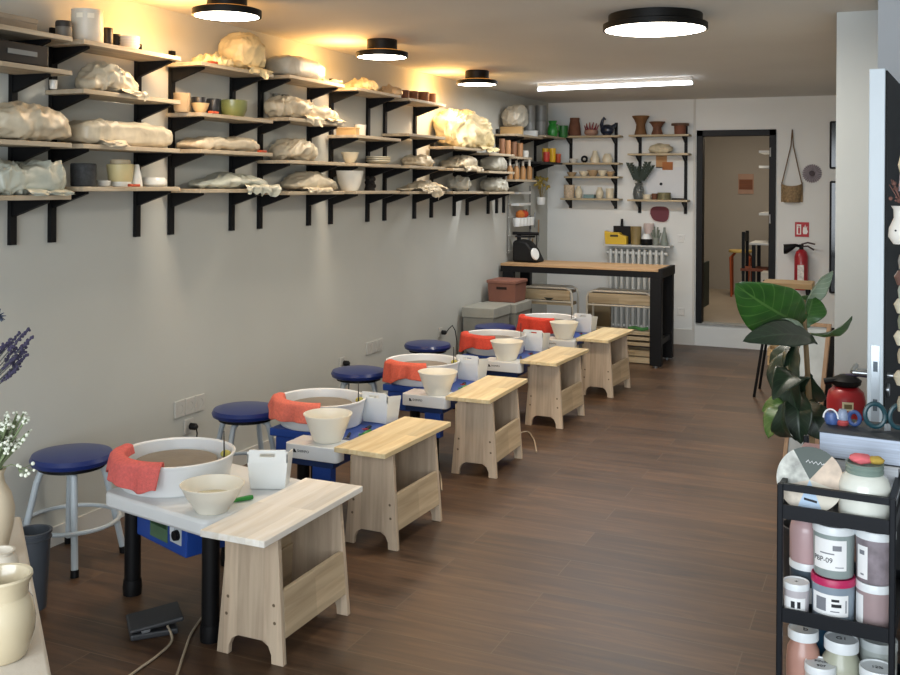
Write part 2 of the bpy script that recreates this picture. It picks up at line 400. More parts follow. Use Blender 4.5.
COLS = [(2.945, (2.63, 3.17), [2.27, 2.125, 1.815, 1.592]), (3.66, (3.393, 3.946), [2.27, 2.055, 1.815, 1.627]), (4.47, (4.204, 4.733), [2.268, 2.008, 1.82, 1.616]),
        (5.284, (5.01, 5.558), [2.284, 2.035, 1.785, 1.6]), (6.09, (5.835, 6.353), [2.284, 1.972, 1.785, 1.6]), (6.872, (6.617, 7.127), [2.278, 2.02, 1.785, 1.595]),
        (7.68, (7.446, 7.917), [1.955, 1.78, 1.59]), (8.458, (8.205, 8.711), [1.93, 1.77, 1.585])]
SZ = {}
for i, (yc, ups, rows) in enumerate(COLS):
    n = len(rows)
    wall_unit('%s four-row' % NAMES[i] if 0 else '%s bracket shelf unit from the camera on the left wall, %s boards on black uprights' % (NAMES[i].capitalize(), 'four' if n == 4 else 'three'),
              ups, [(z, yc-.325, yc+.325) for z in rows], 1.375, max(rows)+.07)
    SZ[i] = ([None]*(4-n)) + list(rows)
wall_unit('short shelf unit above the tool rail, holding brown tool jars', (8.93, 9.12), [(2.13, 8.83, 9.6), (1.915, 8.83, 9.28), (1.70, 8.83, 9.42)], 1.375, 2.18)
wall_unit('dark corner shelf unit with yellow and red cups, at the far end of left wall', (9.62, 10.05), [(2.155, 9.62, 10.3, ), (1.885, 9.55, 10.2, mat('dark_shelf', '#1b1a1a', .5))], 1.72, 2.2, fx=-3.2)
# ---------------------------------------------------------------- plastic wrapped work
def bag(label, px, z, h, seed, m=CREAMP, prof=None, p=2.6, wr=.22, dx=None, name='plastic_wrapped_bundle', cat='wrapped pottery', group='plastic wrapped work on the left wall shelves', hem=None, freq=7, top=None, xc=None):
    """px = (left, right) pixel limits; sits at height z, on a board of the left wall"""
    y0 = at(px[0], 150, X=-3.425).y; y1 = at(px[1], 150, X=-3.27).y
    Lh = (y1-y0)/2; yc = (y0+y1)/2; xc = xc if xc else -3.345; W = dx or .215
    rnd = random.Random(seed)
    prof = prof or [(-1, .8), (0, 1), (1, .85)]
    b = MB(); NU, NV = 110, 52
    def sp(a, e): return math.copysign(abs(a)**e, a)
    sd = Vector((seed*3.17, seed*1.31, seed*.73))
    def fn(u, v):
        th = 2*PI*u; et = -PI/2+PI*v
        ce, se = sp(math.cos(et), 2/p), sp(math.sin(et), 2/p)
        x = ce*sp(math.cos(th), 2/p); y = ce*sp(math.sin(th), 2/p)
        q = Vector((x*W*.5, y*Lh, (se+1)*h/2))
        # crumpled sheet: lumps, then sharp wandering creases at two scales
        w_ = q+noise.noise_vector(q*5+sd)*.045
        lump = noise.noise(w_*freq*.9+sd)
        r1 = (1-abs(noise.noise(Vector((w_.x, w_.y*1.1, w_.z*.8))*freq*1.7+sd*2)))**4
        r2 = (1-abs(noise.noise(Vector((w_.x, w_.y, w_.z*.6))*freq*3.6+sd*3)))**4
        d = .017*lump+.015*(r1-.35)+.008*(r2-.35)
        k = wr/.22
        hh = interp(prof, y)
        tp = interp(top, (se+1)/2) if top else 1
        nrm = Vector((x/W, y/(2*Lh)*.6, se/h)).normalized()
        o_ = Vector((q.x*tp, q.y*tp, q.z*hh))+nrm*d*k
        o_.x = max(-.115, o_.x)
        return Vector((o_.x, o_.y, max(0, o_.z)))
    b.grid(NU, NV, fn, wrap=True)
    if hem:                                   # loose sheet hanging over the board edge: (y from, y to, drop)
        for (ya, yb, drop) in hem:
            ya, yb = lerp(-Lh, Lh, (ya+1)/2), lerp(-Lh, Lh, (yb+1)/2)
            def hf(u, v):
                y = lerp(ya, yb, u)
                d = drop*(.5+.5*math.sin(PI*u)**.6)*(.75+.9*nz((y*11, seed, 0))+.4*nz((y*30, seed, 3)))
                x = lerp(W*.3, .128, min(1, v*2)) if v < .5 else .130+.020*nz((y*16, v*2, seed))*v+.008*math.sin(y*70+seed)*v+.006
                zz = .02+.012*nz((y*16, v*4, seed)) if v < .5 else .012-d*(v-.5)*2
                return Vector((x+.008*nz((y*30, v*6, seed)), y+.02*nz((y*5, v*4, seed+2))*v, zz))
            b.grid(34, 16, hf)
    o = b.build(name, m, loc=(xc, yc, z+.001), ang=75)
    return tag(o, label, cat, group)
def Zr(c, r): return SZ[c][r-1]
S = 'row'
bag('large cream bag bulging over the end of third shelf, at left edge of photo', (-40, 78), Zr(0, 3), .155, 1, CREAMP, [(-1, .8), (0, 1.05), (.5, .95), (1, .55)], p=2.2, wr=.2, dx=.24)
bag('pale green folded sheet bundle on the lowest shelf, at left edge of photo', (-30, 64), Zr(0, 4), .145, 2, GREENP, [(-1, .8), (0, .9), (.6, 1.05), (1, 1)], p=4, wr=.3, hem=[(-.4, .95, .02)])
bag('crumpled cream bag with a torn strip dangling, on the second shelf near camera', (72, 138), Zr(1, 2), .13, 3, CREAMP, [(-1, .7), (-.3, 1.05), (.4, .9), (1, .45)], p=2.4, wr=.3, hem=[(-.3, .6, .02), (.78, .98, .085)])
bag('long flat cream-wrapped board pack on the third shelf near camera', (58, 174), Zr(1, 3), .112, 4, CREAMP, [(-1, .9), (-.6, 1), (1, .95)], p=5, wr=.16, hem=[(-.8, -.3, .03)])
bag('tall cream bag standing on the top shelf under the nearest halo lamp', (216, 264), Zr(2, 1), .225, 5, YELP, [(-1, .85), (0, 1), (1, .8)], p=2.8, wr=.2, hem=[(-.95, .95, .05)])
bag('low yellow-lit crumple of sheet beside the tall bag on the top shelf', (190, 232), Zr(2, 1), .055, 6, YELP, wr=.4, p=2.2)
bag('long low tan wrapped slab on the third shelf, between two brackets', (172, 262), Zr(2, 3), .075, 7, CREAMP, [(-1, .6), (-.4, .95), (.5, 1), (1, .8)], p=3.2, wr=.18)
bag('grey-green sheet mound draping over the lowest shelf, second wall bay', (182, 274), Zr(2, 4), .085, 8, GREENP, [(-1, .5), (-.2, 1), (.3, .9), (1, .45)], p=2.2, wr=.2, hem=[(-.1, .95, .065)])
bag('boxy clear grey bag on the top shelf behind the tall cream bag', (264, 324), Zr(3, 1), .125, 9, GREYP, [(-1, 1), (0, 1), (1, .9)], p=4.5, wr=.12)
bag('flattened grey sheet end on the top shelf beside the boxy clear bag', (316, 339), Zr(3, 1), .04, 10, GREYP, wr=.3, p=2.2)
bag('long glossy sheet sloping to the right over the second shelf', (260, 343), Zr(3, 2), .14, 11, CREAMP, [(-1, .95), (-.3, .9), (.4, .6), (1, .3)], p=2.6, wr=.34, hem=[(-.5, .1, .06), (.2, .8, .02)])
bag('rounded crumpled cream bag alone on the third shelf, fourth wall bay', (268, 317), Zr(3, 3), .125, 12, CREAMP, [(-1, .7), (0, 1.02), (1, .75)], p=2.4, wr=.28)
bag('smooth dome-shaped cream wrap on the lowest shelf left of the white bowl', (276, 342), Zr(3, 4), .125, 13, CREAMP, [(-1, .55), (-.2, 1), (.5, .75), (1, .3)], p=2.4, wr=.14, hem=[(-.9, .2, .03)])
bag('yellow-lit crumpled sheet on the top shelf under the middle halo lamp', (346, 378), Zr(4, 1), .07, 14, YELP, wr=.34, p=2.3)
bag('tan tangle of sheet beside the clay cups on the top shelf', (374, 398), Zr(4, 1), .055, 15, TANP, wr=.4, p=2.3)
bag('low cream bag on the third shelf, sixth wall bay', (400, 436), Zr(5, 3), .08, 16, CREAMP, [(-1, .5), (0, 1), (1, .5)], p=2.3, wr=.25)
bag('low cream wrap with a hanging corner on the lowest shelf, sixth wall bay', (392, 452), Zr(5, 4), .07, 17, CREAMP, [(-1, .35), (-.3, .8), (.2, 1), (1, .45)], p=2.3, wr=.25, hem=[(-.8, -.3, .03), (-.25, .15, .1)])
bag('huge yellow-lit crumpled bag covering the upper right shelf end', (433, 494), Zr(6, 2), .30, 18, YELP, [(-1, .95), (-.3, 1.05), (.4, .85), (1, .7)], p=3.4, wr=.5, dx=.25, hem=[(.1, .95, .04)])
bag('flat pile of wrapped slabs on the third shelf below the huge yellow bag', (440, 478), Zr(6, 3), .11, 19, CREAMP, [(-1, .4), (0, .9), (1, 1)], p=3, wr=.22, hem=[(-.9, .9, .04)])
bag('pale round bag on the lowest shelf, seventh wall bay', (447, 470), Zr(6, 4), .13, 20, GREYP, p=2.3, wr=.25)
bag('white slanted slab pack on the third shelf beside the brown tool jars', (480, 507), Zr(7, 3), .17, 21, GREYP, [(-1, .5), (-.4, 1.05), (.4, .7), (1, .35)], p=2.8, wr=.12)
bag('bulky clear-white bag at the far end of the lowest shelf', (481, 508), Zr(7, 4), .125, 22, GREYP, [(-1, .85), (0, 1), (1, .7)], p=2.8, wr=.25)
# ---------------------------------------------------------------- pots and other things on the boards
def spot(x0, x1, z, X=-3.335):
    """centre and radius of a round thing filling pixels x0..x1 at depth line X"""
    p = at((x0+x1)/2, 150, X=X); r = (x1-x0)/2*depth_of(p)/1000
    return Vector((p.x, p.y, z+.001)), r
def pot(label, x0, x1, z, hpx, prof, m, X=-3.335, name='clay_pot', cat='pot', group=None, n=24, parts=None, sq=False):
    c, r = spot(x0, x1, z, X); h = hpx*depth_of(c)/1000
    o = MB().lathe([(a*r, q*h) for a, q in prof], n=4 if sq else n, a0=PI/4 if sq else 0).build(name, m, loc=c, bevel=.002 if sq else 0)
    tag(o, label, cat, group)
    if parts:
        for nm, pr, mm in parts:
            MB().lathe([(a*r, q*h) for a, q in pr], n=n).build(nm, mm, o)
    return o
CUP = [(0, 0), (.8, 0), (.9, .1), (1, 1), (.9, 1), (.8, .12), (0, .1)]
BOWL = [(0, 0), (.45, 0), (.5, .06), (.8, .45), (1, 1), (.94, 1), (.74, .5), (.42, .14), (0, .12)]
CYL = [(0, 0), (.96, 0), (1, .03), (1, .97), (.96, 1), (0, 1)]
CYLO = [(0, 0), (.97, 0), (1, .03), (1, 1), (.92, 1), (.92, .08), (0, .06)]
VASE = [(0, 0), (.62, 0), (.9, .25), (1, .48), (.82, .72), (.5, .86), (.56, 1), (.46, 1), (.4, .86), (0, .8)]
pot('grey jar with a dark lid on the top shelf, left of the white bucket', 55, 71, Zr(1, 1), 21, [(0, 0), (.95, 0), (1, .05), (1, .6), (.95, .62), (0, .62)], mat('grey_jar', '#6d685e', .5), name='lidded_jar', cat='jar', parts=[('lid', [(0, .62), (1.02, .62), (1.02, .82), (.95, .9), (0, .9)], mat('dark_lid', '#2e2a26', .5))])
bk = pot('white bucket with handle slots on the top shelf near camera', 71, 102, Zr(1, 1), 34, CYLO, mat('bucket_white', '#cfc7b6', .4), name='bucket', cat='bucket')
c_, r_ = spot(71, 102, 0); hh = 34*depth_of(c_)/1000
for k in (-1, 1):
    b = MB()
    def hs(u, v, k=k): a = -.95+k*.35+(u-.5)*.42; return Vector(((r_+.0012)*math.cos(a), (r_+.0012)*math.sin(a), hh*(.72+.14*v)))
    b.grid(8, 2, hs); b.build('handle_slot', mat('slot_cream', '#efe6d0', .6), bk)  # handle slots drawn as pale cream patches
pot('tall dark tin right of the white bucket', 102, 112, Zr(1, 1), 20, CYL, mat('dark_tin', '#2d2824', .4, .3), name='tin', cat='tin', group='dark tins on the top shelf')
pot('shorter dark tin beside the stacked pale bowls', 112, 120, Zr(1, 1), 17, CYL, mat('dark_tin', '#2d2824', .4, .3), X=-3.38, name='tin', cat='tin', group='dark tins on the top shelf')
for k in range(4):
    pot(['lowest', 'second lowest', 'second highest', 'topmost'][k]+' pale bowl in the stack on the top shelf', 119, 139, Zr(1, 1)+k*.013, 7, [(0, 0), (.55, 0), (1, .9), (1, 1), (.92, 1), (.5, .2), (0, .15)], CERW, name='stacked_bowl', cat='bowl', group='stacked pale bowls')
fb = empty('file_box', (-3.335, 2.93, Zr(0, 2)+.001), 'low black box with two grey label slots, on shelf at left edge', 'box')
MB().box(-.1, -.3, 0, .11, .21, .085).build('body', BLACKP, fb, bevel=.004, smooth=False)
MB().box(.1105, -.14, .03, .112, -.06, .06).build('label_slot', mat('grey_slot', '#6d7170', .5), fb, smooth=False)
MB().box(.1105, .0, .035, .112, .15, .055).build('label_slot', mat('grey_slot', '#6d7170', .5), fb, smooth=False)
fl = empty('storage_box', (-3.36, 2.98, Zr(0, 1)+.001), 'flat grey lidded box on the top shelf at left edge', 'box')
MB().box(-.09, -.2, 0, .06, .17, .05).build('body', mat('grey_card', '#7d7466', .7), fb and fl, bevel=.003, smooth=False)
MB().box(-.093, -.203, .04, .063, .173, .062).build('lid', mat('grey_card_lid', '#8b8273', .7), fl, bevel=.003, smooth=False)
pot('small white cup on the second shelf beside the black box', 49, 57, Zr(1, 2), 9, CUP, CERW, X=-3.38, name='cup', cat='cup')
# lowest row, second bay
kp = pot('charcoal ribbed pot on the lowest shelf', 71, 96, Zr(1, 4), 23, [(0, 0), (.92, 0), (.97, .05), (1, .95), (.93, 1), (.85, .95), (.85, .1), (0, .08)], mat('charcoal_ribbed', '#36383a', .7, var=.35, scale=60), name='plant_pot', cat='pot')
pot('tiny white dish between charcoal and yellow pots', 97, 111, Zr(1, 4), 6, CUP, CERW, name='dish', cat='dish')
pot('pale yellow pot with white foot and wooden lid on the lowest shelf', 107, 134, Zr(1, 4), 24, [(0, .2), (.8, .2), (.86, .25), (1, .9), (.95, .93), (0, .93)], mat('pale_yellow_glaze', '#cdbf8d', .4), name='lidded_pot', cat='pot', parts=[('foot', [(0, 0), (.8, 0), (.82, .2), (0, .2)], CERW), ('lid', [(0, .93), (.72, .93), (.72, 1.08), (.66, 1.12), (0, 1.12)], SHELFX)])
pot('white cone leaning beside the pale yellow pot', 131, 143, Zr(1, 4), 22, [(0, 0), (1, 0), (.9, .3), (.35, 1), (0, 1)], CERW, X=-3.3, name='cone_mould', cat='mould')
o = MB().lathe([(0, 0), (.8, 0), (1, .25), (1, .7), (.8, 1), (0, 1)], n=28).build('plaster_disc', CERW, loc=at(154, 182, X=-3.3)*1); o.location.z = Zr(1, 4)+.001; o.scale = (.062, .062, .044)
tag(o, 'thick white plaster disc on the lowest shelf', 'mould')
# second row, third bay
pot('beige beaker at the left end of the second shelf, third bay', 173, 190, Zr(2, 2), 19, CUP, mat('beige_clay', '#b09673', .7), name='beaker', cat='cup')
for k, (a, b_) in enumerate(((191, 206), (206, 221))):
    pot(['left', 'right'][k]+' dark patterned tin standing behind the tan bowl', a, b_, Zr(2, 2), 18, CYL, mat('dark_patterned_tin', '#23262c', .4, var=.6, scale=70), X=-3.40, name='patterned_tin', cat='tin', group='dark patterned tins')
pot('small tan bowl in front of the dark patterned tins', 191, 209, Zr(2, 2), 10, BOWL, mat('sand_clay', '#c8ad7d', .7), X=-3.29, name='bowl', cat='bowl')
pot('wide green glazed bowl with tan base on the second shelf', 219, 247, Zr(2, 2), 17, [(0, 0), (.7, 0), (.75, .06), (.97, .45), (1, 1), (.94, 1), (.9, .5), (0, .15)], mat('olive_green_glaze', '#6d7444', .35, var=.25, scale=9, coat=.4), name='bowl', cat='bowl', X=-3.33)
for k, (q, z_, lab) in enumerate((((212, 150), Zr(2, 1), 'small orange tag lying on the top shelf'), ((213, 150), Zr(2, 2), 'small red tag on the second shelf before tan bowl'), ((262, 150), Zr(2, 3), 'small red tag at the end of the third shelf'), ((134, 150), Zr(1, 4), 'small red tag on the lowest shelf below the pale yellow pot'))):
    p = at(*q, X=-3.24)
    tag(MB().box(-.012, -.03, 0, .014, .03, .012).build('shelf_tag', mat('orange_tag', '#b84a2a', .6), loc=(p.x, p.y, z_+.001), bevel=.003), lab, 'tag', 'orange shelf tags')
for k, a in enumerate((263, 272, 281)):
    pot(['left', 'middle', 'right'][k]+' grey tube canister behind the sloping glossy sheet', a, a+8, Zr(3, 2), 26, CYL, mat('grey_canister', '#8b8578', .5), X=-3.435, name='canister', cat='canister', group='grey canisters behind the glossy sheet')
# fifth bay
def crate(label, x0, x1, z, h, w, m, X=-3.33, name='box', cat='box', rz=0):
    a, b_ = at(x0, 150, X=X-w/2).y, at(x1, 150, X=X+w/2).y
    if b_-a < .03: b_ = a+.05
    e = empty(name, (X, (a+b_)/2, z+.001), label, cat, None, rz)
    l = (b_-a)/2
    MB().box(-w/2, -l, 0, w/2, l, h*.8).build('body', m, e, bevel=.003, smooth=False)
    MB().box(-w/2-.003, -l-.003, h*.8, w/2+.003, l+.003, h).build('lid', m, e, bevel=.003, smooth=False)
    return e
crate('low tan cardboard box at the end of the sloping sheet', 336, 354, Zr(4, 2), .05, .15, mat('tan_card', '#b89a6a', .8), name='cardboard_box')
pot('white cup beside the low tan box on the second shelf', 354, 366, Zr(4, 2), 11, CUP, CERW, name='cup', cat='cup', X=-3.3)
pot('pale bowl on the third shelf, fifth wall bay', 341, 359, Zr(4, 3), 11, BOWL, CERC, name='bowl', cat='bowl')
for k in range(3):
    pot(['bottom', 'middle', 'top'][k]+' cream plate of the small pile on the third shelf', 366, 391, Zr(4, 3)+k*.014, 4, [(0, 0), (.6, 0), (1, .8), (1, 1), (.6, .3), (0, .3)], CERC, name='plate', cat='plate', group='cream plates on the third shelf')
pot('large white bowl on the lowest shelf, fifth wall bay', 336, 364, Zr(4, 4), 20, [(0, 0), (.6, 0), (.62, .05), (.85, .4), (1, 1), (.94, 1), (.8, .45), (0, .12)], mat('white_glaze', '#dedbd0', .25, coat=.4), name='bowl', cat='bowl')
c, r = spot(363, 377, Zr(4, 4))
b = MB(); rnd = random.Random(4)
for k in range(16):
    a = rnd.uniform(0, 2*PI); t = rnd.uniform(.3, 1)
    b.ball((r*.75*math.cos(a)*t, r*.75*math.sin(a)*t, .012+rnd.uniform(0, .075)), rnd.uniform(.014, .024), 8)
b.lathe([(0, 0), (r*.8, 0), (r*.5, .06), (0, .09)])
tag(b.build('textured_vase', mat('black_textured_clay', '#262320', .8, var=.3, scale=60), loc=c, ang=70), 'dark knobbly vase beside the large white bowl', 'vase')
# clay cups
for k, (a, b_) in enumerate(((397, 409), (408, 418), (417, 429), (427, 436))):
    pot(['first', 'second', 'third', 'fourth'][k]+' terracotta cup from the left in the row on the top shelf', a, b_, Zr(5, 1) if k else Zr(5, 1), (9, 10, 11, 11)[k], CUP, TERRA if k % 2 == 0 else mat('terracotta_dark', '#6d4630', .75), name='clay_cup', cat='cup', group='terracotta cups on the top shelf')
# short unit: jars with tools, books
XA = -3.3
for k in range(4):
    a = 499+k*6
    pot(['first', 'second', 'third', 'fourth'][k]+' brown wooden roller from the left above the tool jars', a, a+6, 1.915, 17-k, CYL, mat(('brown_wood_a', 'brown_wood_b')[k % 2], ('#7d563a', '#a87a52')[k % 2], .6), X=XA, name='wooden_roller', cat='roller', group='wooden rollers in the corner')
pot('small white cup at the end of the wooden roller shelf', 522, 529, 1.915, 7, CUP, CERW, X=XA, name='cup', cat='cup')
for k in range(4):
    a = 507+k*6.5
    o = pot(['first', 'second', 'third', 'fourth'][k]+' tan bottle with pale neck from the left on the tool shelf', a, a+6, 1.70, 19, [(0, 0), (.9, 0), (1, .05), (1, .55), (.5, .72), (0, .72)], mat('tan_bottle', '#a77b4c', .5), X=XA, name='bottle', cat='bottle', group='tan bottles on the tool shelf', parts=[('neck', [(0, .72), (.42, .72), (.42, 1.15), (0, 1.15)], mat('pale_neck', '#d8d2c4', .5))])
# top of the corner
bag('white and green bag on the tan box, at the far end of the top shelf', (500, 526), 2.13+.075, .215, 30, GREYP, [(-1, .7), (0, 1), (1, .85)], p=2.6, wr=.22, group='bags in the far corner', xc=-3.33)
crate('tan cardboard box under the white bag on the far top shelf', 500, 520, 2.13, .075, .22, mat('tan_card', '#b89a6a', .8), X=-3.34, name='cardboard_box')
crate('white shoebox beside the tan box on the far top shelf', 521, 533, 2.13, .06, .16, WHITEP, X=-3.32, name='small_box')
for k, (a, b_) in enumerate(((524, 535), (535, 546))):
    for j in range(2):
        o = pot(('upper ' if j else 'lower ')+('left' if k == 0 else 'right')+' metal canister stacked on the corner top shelf', a, b_, (2.13 if k == 0 else 2.155)+j*.152, 16.5, [(0, 0), (.95, 0), (1, .03), (1, .95), (.97, 1), (0, 1)], mat('galvanised_grey', '#8f908d', .45, .25), X=-3.36, name='canister', cat='canister', group='metal canisters in the corner')
JUGG = mat('green_glaze', '#2c8a34', .35, coat=.3)
gj = pot('bright green jug at the corner of the top shelf', 547, 558, 2.155, 16, [(0, 0), (.8, 0), (1, .3), (.9, .55), (.6, .8), (.8, 1), (.65, 1), (.45, .8), (0, .7)], JUGG, X=-3.27, name='jug', cat='jug', parts=None)
MB().tube([(.03, .05, .13), (.045, .075, .12), (.045, .08, .07), (.03, .055, .045)], .008, 8).build('handle', JUGG, gj)
pot('green flared pot right of the bright green jug', 558, 568, 2.155, 12, CUP, mat('green_glaze_dark', '#2b6e33', .4), X=-3.22, name='plant_pot', cat='pot')
for k, (a, b_, mm) in enumerate(((543, 550, ('red_glaze', '#b3372a')), (549, 556, ('yellow_glaze', '#e0b020')), (555, 561, ('red_orange_glaze', '#c4512a')))):
    o = pot(['red', 'yellow', 'orange-red'][k]+' cup on the dark corner shelf', a, b_, 1.885, (10, 14, 9)[k], CUP, mat(mm[0], mm[1], .4), X=-3.25, name='cup', cat='cup', group='bright cups on the dark corner shelf')
pot('yellow cup behind the red cup on the dark corner shelf', 542, 549, 1.885, 14, CUP, mat('yellow_glaze', '#e0b020', .4), X=-3.33, name='cup', cat='cup', group='bright cups on the dark corner shelf')
# ---------------------------------------------------------------- tool rail on the left wall
tr = empty('tool_rail', (WL, 9.55, 0), 'white wall rail rack with pots and hanging tools, under the corner shelves', 'tool rack')
WR = mat('white_wire', '#c9c8c2', .4, .2)
for y in (-.32, .32): MB().tube([(.02, y, .98), (.02, y, 1.64)], .008, 8).build('side_rail', mat('grey_wire', '#77756f', .4, .4), tr)
for z in (1.0, 1.15, 1.33, 1.46, 1.58): MB().tube([(.025, -.33, z), (.025, .33, z)], .005, 8).build('cross_rail', WR, tr)
for z in (1.44, 1.555): MB().box(.02, -.25, z, .1, .12, z+.025).build('tray', WHITEP, tr, bevel=.003)
for k in range(5):
    y = -.22+k*.1
    cpo = MB().lathe([(a*.04, q*.085) for a, q in CUP], n=16).build('rail_cup', WHITEP, loc=(WL+.075, 9.55+y, 1.235))
    tag(cpo, ['first', 'second', 'third', 'fourth', 'fifth'][k]+' white cup from the left hanging on the tool rail', 'cup', 'white cups on the tool rail')
rnd = random.Random(9)
tag(MB().lathe([(a*.045, q*.08) for a, q in CUP], n=16).build('rail_cup', WHITEP, loc=(WL+.08, 10.05, 1.44)), 'white cup with dried flowers, right of the tool rail', 'cup')
def sponge(y, z, r, m, lab, cat, s):
    b = MB()
    def f(u, v):
        th = 2*PI*u; e = -PI/2+PI*v
        d = Vector((math.cos(e)*math.cos(th), math.cos(e)*math.sin(th), math.sin(e)))
        return d*r*(1+.22*noise.noise(d*3+Vector((s, s, s))))
    b.grid(18, 10, f, wrap=True)
    return tag(b.build('sponge', m, loc=(WL+.075, y, z)), lab, cat, 'sponges on the tool rail')
sponge(9.42, 1.352, .044, mat('orange_sponge', '#c3702e', .9, bump=.6), 'round orange sponge in the cups of the tool rail', 'sponge', 1)
sponge(9.54, 1.352, .042, mat('red_sponge', '#b9452b', .9, bump=.6), 'round red-orange sponge in the cups of the tool rail', 'sponge', 4)
def flowers(name, label, loc, n, h, spread, sm, fm, cat, fr=.012, seed=0, wide=1):
    rnd = random.Random(seed); e = empty(name, loc, label, cat); st = MB(); fl = MB()
    for k in range(n):
        a = rnd.uniform(0, 2*PI); s = spread*rnd.uniform(.1, 1); hh = h*rnd.uniform(.6, 1)
        tip = Vector((math.cos(a)*s, math.sin(a)*s*wide, hh))
        st.tube([(0, 0, 0), (tip.x*.35, tip.y*.35, hh*.5), tip], .0022, 5)
        for j in range(3):
            fl.ball(tip+Vector((rnd.uniform(-1, 1), rnd.uniform(-1, 1), rnd.uniform(-1, .5)))*fr*1.6, fr*rnd.uniform(.6, 1.1), 6)
    st.build('stems', sm, e); tag(fl.build('flower_heads', fm, e), kind='stuff')
    return e
flowers('dried_flowers', 'dried mustard flowers standing in the white cup at the corner', (WL+.08, 10.05, 1.45), 16, .28, .09, mat('dry_stem', '#7d6c46', .8), mat('mustard_flower', '#a08a3f', .9), 'dried flowers', .014, 3)
TOOLM = [mat('tool_wood', '#9a7a55', .6), mat('tool_steel', '#8e8f90', .35, .8), mat('tool_dark', '#3a3632', .5)]
for k in range(7):
    y = 9.72+k*.065; z1 = (1.40, 1.16, 1.33, 1.09, 1.36, 1.12, 1.28)[k]
    e = empty('hanging_tool', (WL+.035, y, z1), ['first', 'second', 'third', 'fourth', 'fifth', 'sixth', 'seventh'][k]+' pottery tool from the left hanging under the tool rail', 'tool', 'tools hanging on the rail')
    L_ = .16+.04*((k*3) % 4)
    MB().tube([(0, 0, 0), (0, 0, -L_*.6)], .008, 8).build('handle', TOOLM[k % 3], e)
    MB().tube([(0, 0, -L_*.6), (.01, .012, -L_*.8), (0, 0, -L_), (0, -.012, -L_*.8), (0, 0, -L_*.6)], .0035, 6).build('loop', TOOLM[1], e)
tag(MB().tube([(0, 0, 0), (.015, .03, .035), (.03, .07, .08)], [.014, .018, .012], 10).build('hook_holder', BLACKP, loc=at(545, 190, Y=WB-.03)), 'short black peg sticking out near the corner of the back wall', 'peg')
# ================================================================ BACK WALL SHELVES
def back_unit(label, xs, shelves, zb, zt):
    xc = sum(xs)/2
    e = empty('wall_shelf_unit', (xc, WB, 0), label, 'shelf unit', 'shelf units on the back wall')
    for x in xs: MB().box(x-.015-xc, -.022, zb, x+.015-xc, -.001, zt).build('upright', BRK, e, smooth=False)
    for z, x0, x1 in shelves:
        MB().box(x0-xc, -.2, z-.02, x1-xc, -.024, z).build('shelf_board', SHELFX, e, bevel=.002, smooth=False)
        for x in xs:
            MB().prism([(-.022, z-.021), (-.175, z-.021), (-.175, z-.032), (-.022, z-.095)], lambda y, zz: (x-.01-xc, y, zz), lambda y, zz: (x+.01-xc, y, zz)).build('bracket', BRK, e, smooth=False)
    return e
ZA = [2.178, 1.89, 1.745, 1.51]; ZB = [2.18, 1.985, 1.505]
back_unit('four-board shelf unit near the corner of the back wall, with small ceramics', (-3.2, -2.7), [(ZA[0], -3.28, -2.62), (ZA[1], -3.26, -2.62), (ZA[2], -3.22, -2.62), (ZA[3], -3.26, -2.62)], 1.40, 2.32)
back_unit('three-board shelf unit above the radiator, with terracotta vases on top', (-2.44, -1.96), [(ZB[0], -2.52, -1.9), (ZB[1], -2.53, -1.9), (ZB[2], -2.53, -1.91)], 1.36, 2.3)
YB = WB-.11
def bpot(label, x0, x1, z, hpx, prof, m, name='pot', cat='pot', group=None, Y=YB, n=24, parts=None):
    p = at((x0+x1)/2, 150, Y=Y); s = depth_of(p)/1000; r = (x1-x0)/2*s; h = hpx*s
    o = MB().lathe([(a*r, q*h) for a, q in prof], n=n).build(name, m, loc=(p.x, Y, z+.001))
    for nm, pr, mm in parts or []: MB().lathe([(a*r, q*h) for a, q in pr], n=n).build(nm, mm, o)
    return tag(o, label, cat, group)
FLARE = [(0, 0), (.72, 0), (.7, .1), (.55, .35), (.52, .55), (.75, .8), (1, .95), (1, 1), (.85, 1), (.5, .7), (0, .6)]
bpot('tall brown unglazed vase between green pots and the red hand sculpture', 568, 581, ZA[0], 18, [(0, 0), (.9, 0), (1, .1), (.85, .6), (.7, .85), (.75, 1), (.6, 1), (.6, .85), (0, .8)], TERRA, 'vase', 'vase')
# red coral / hand sculpture
p = at(591, 150, Y=YB); s = depth_of(p)/1000
e = empty('coral_sculpture', (p.x, YB, ZA[0]+.001), 'pale bowl with dark red branching fingers on the top shelf', 'sculpture')
MB().lathe([(0, 0), (.05, 0), (.075, .03), (.07, .06), (0, .07)]).build('base', mat('pink_clay', '#a98572', .7), e)
for k, a in enumerate((-1.15, -.7, -.25, .25, .7, 1.15)):
    MB().tube([(math.sin(a)*.03, 0, .05), (math.sin(a)*.07, .008*(-1)**k, .05+.05*math.cos(a)), (math.sin(a)*.085+.004, 0, .06+.085*math.cos(a*.8))], [.01, .009, .005], 8).build('branch', mat('dark_red_glaze', '#7d2630', .4), e)
# navy swan-like figurine
p = at(607, 150, Y=YB)
b = MB()
def fb_(u, v):
    th = 2*PI*u; et = -PI/2+PI*v
    return Vector((.075*math.cos(et)*math.cos(th), .055*math.cos(et)*math.sin(th), .06+.06*math.sin(et)))
b.grid(20, 12, fb_, wrap=True); b.lathe([(0, 0), (.05, 0), (.045, .02), (0, .03)])
b.tube([(-.045, 0, .07), (-.062, 0, .12), (-.05, 0, .165), (-.035, 0, .185), (-.015, 0, .17)], [.028, .02, .016, .018, .008], 10)
b.tube([(.05, 0, .08), (.085, 0, .11), (.095, 0, .13)], [.03, .018, .006], 8)
tag(b.build('bird_figurine', DARKB, loc=(p.x, YB, ZA[0]+.001)), 'dark blue bird-like figurine at the right end of the top shelf', 'figurine')
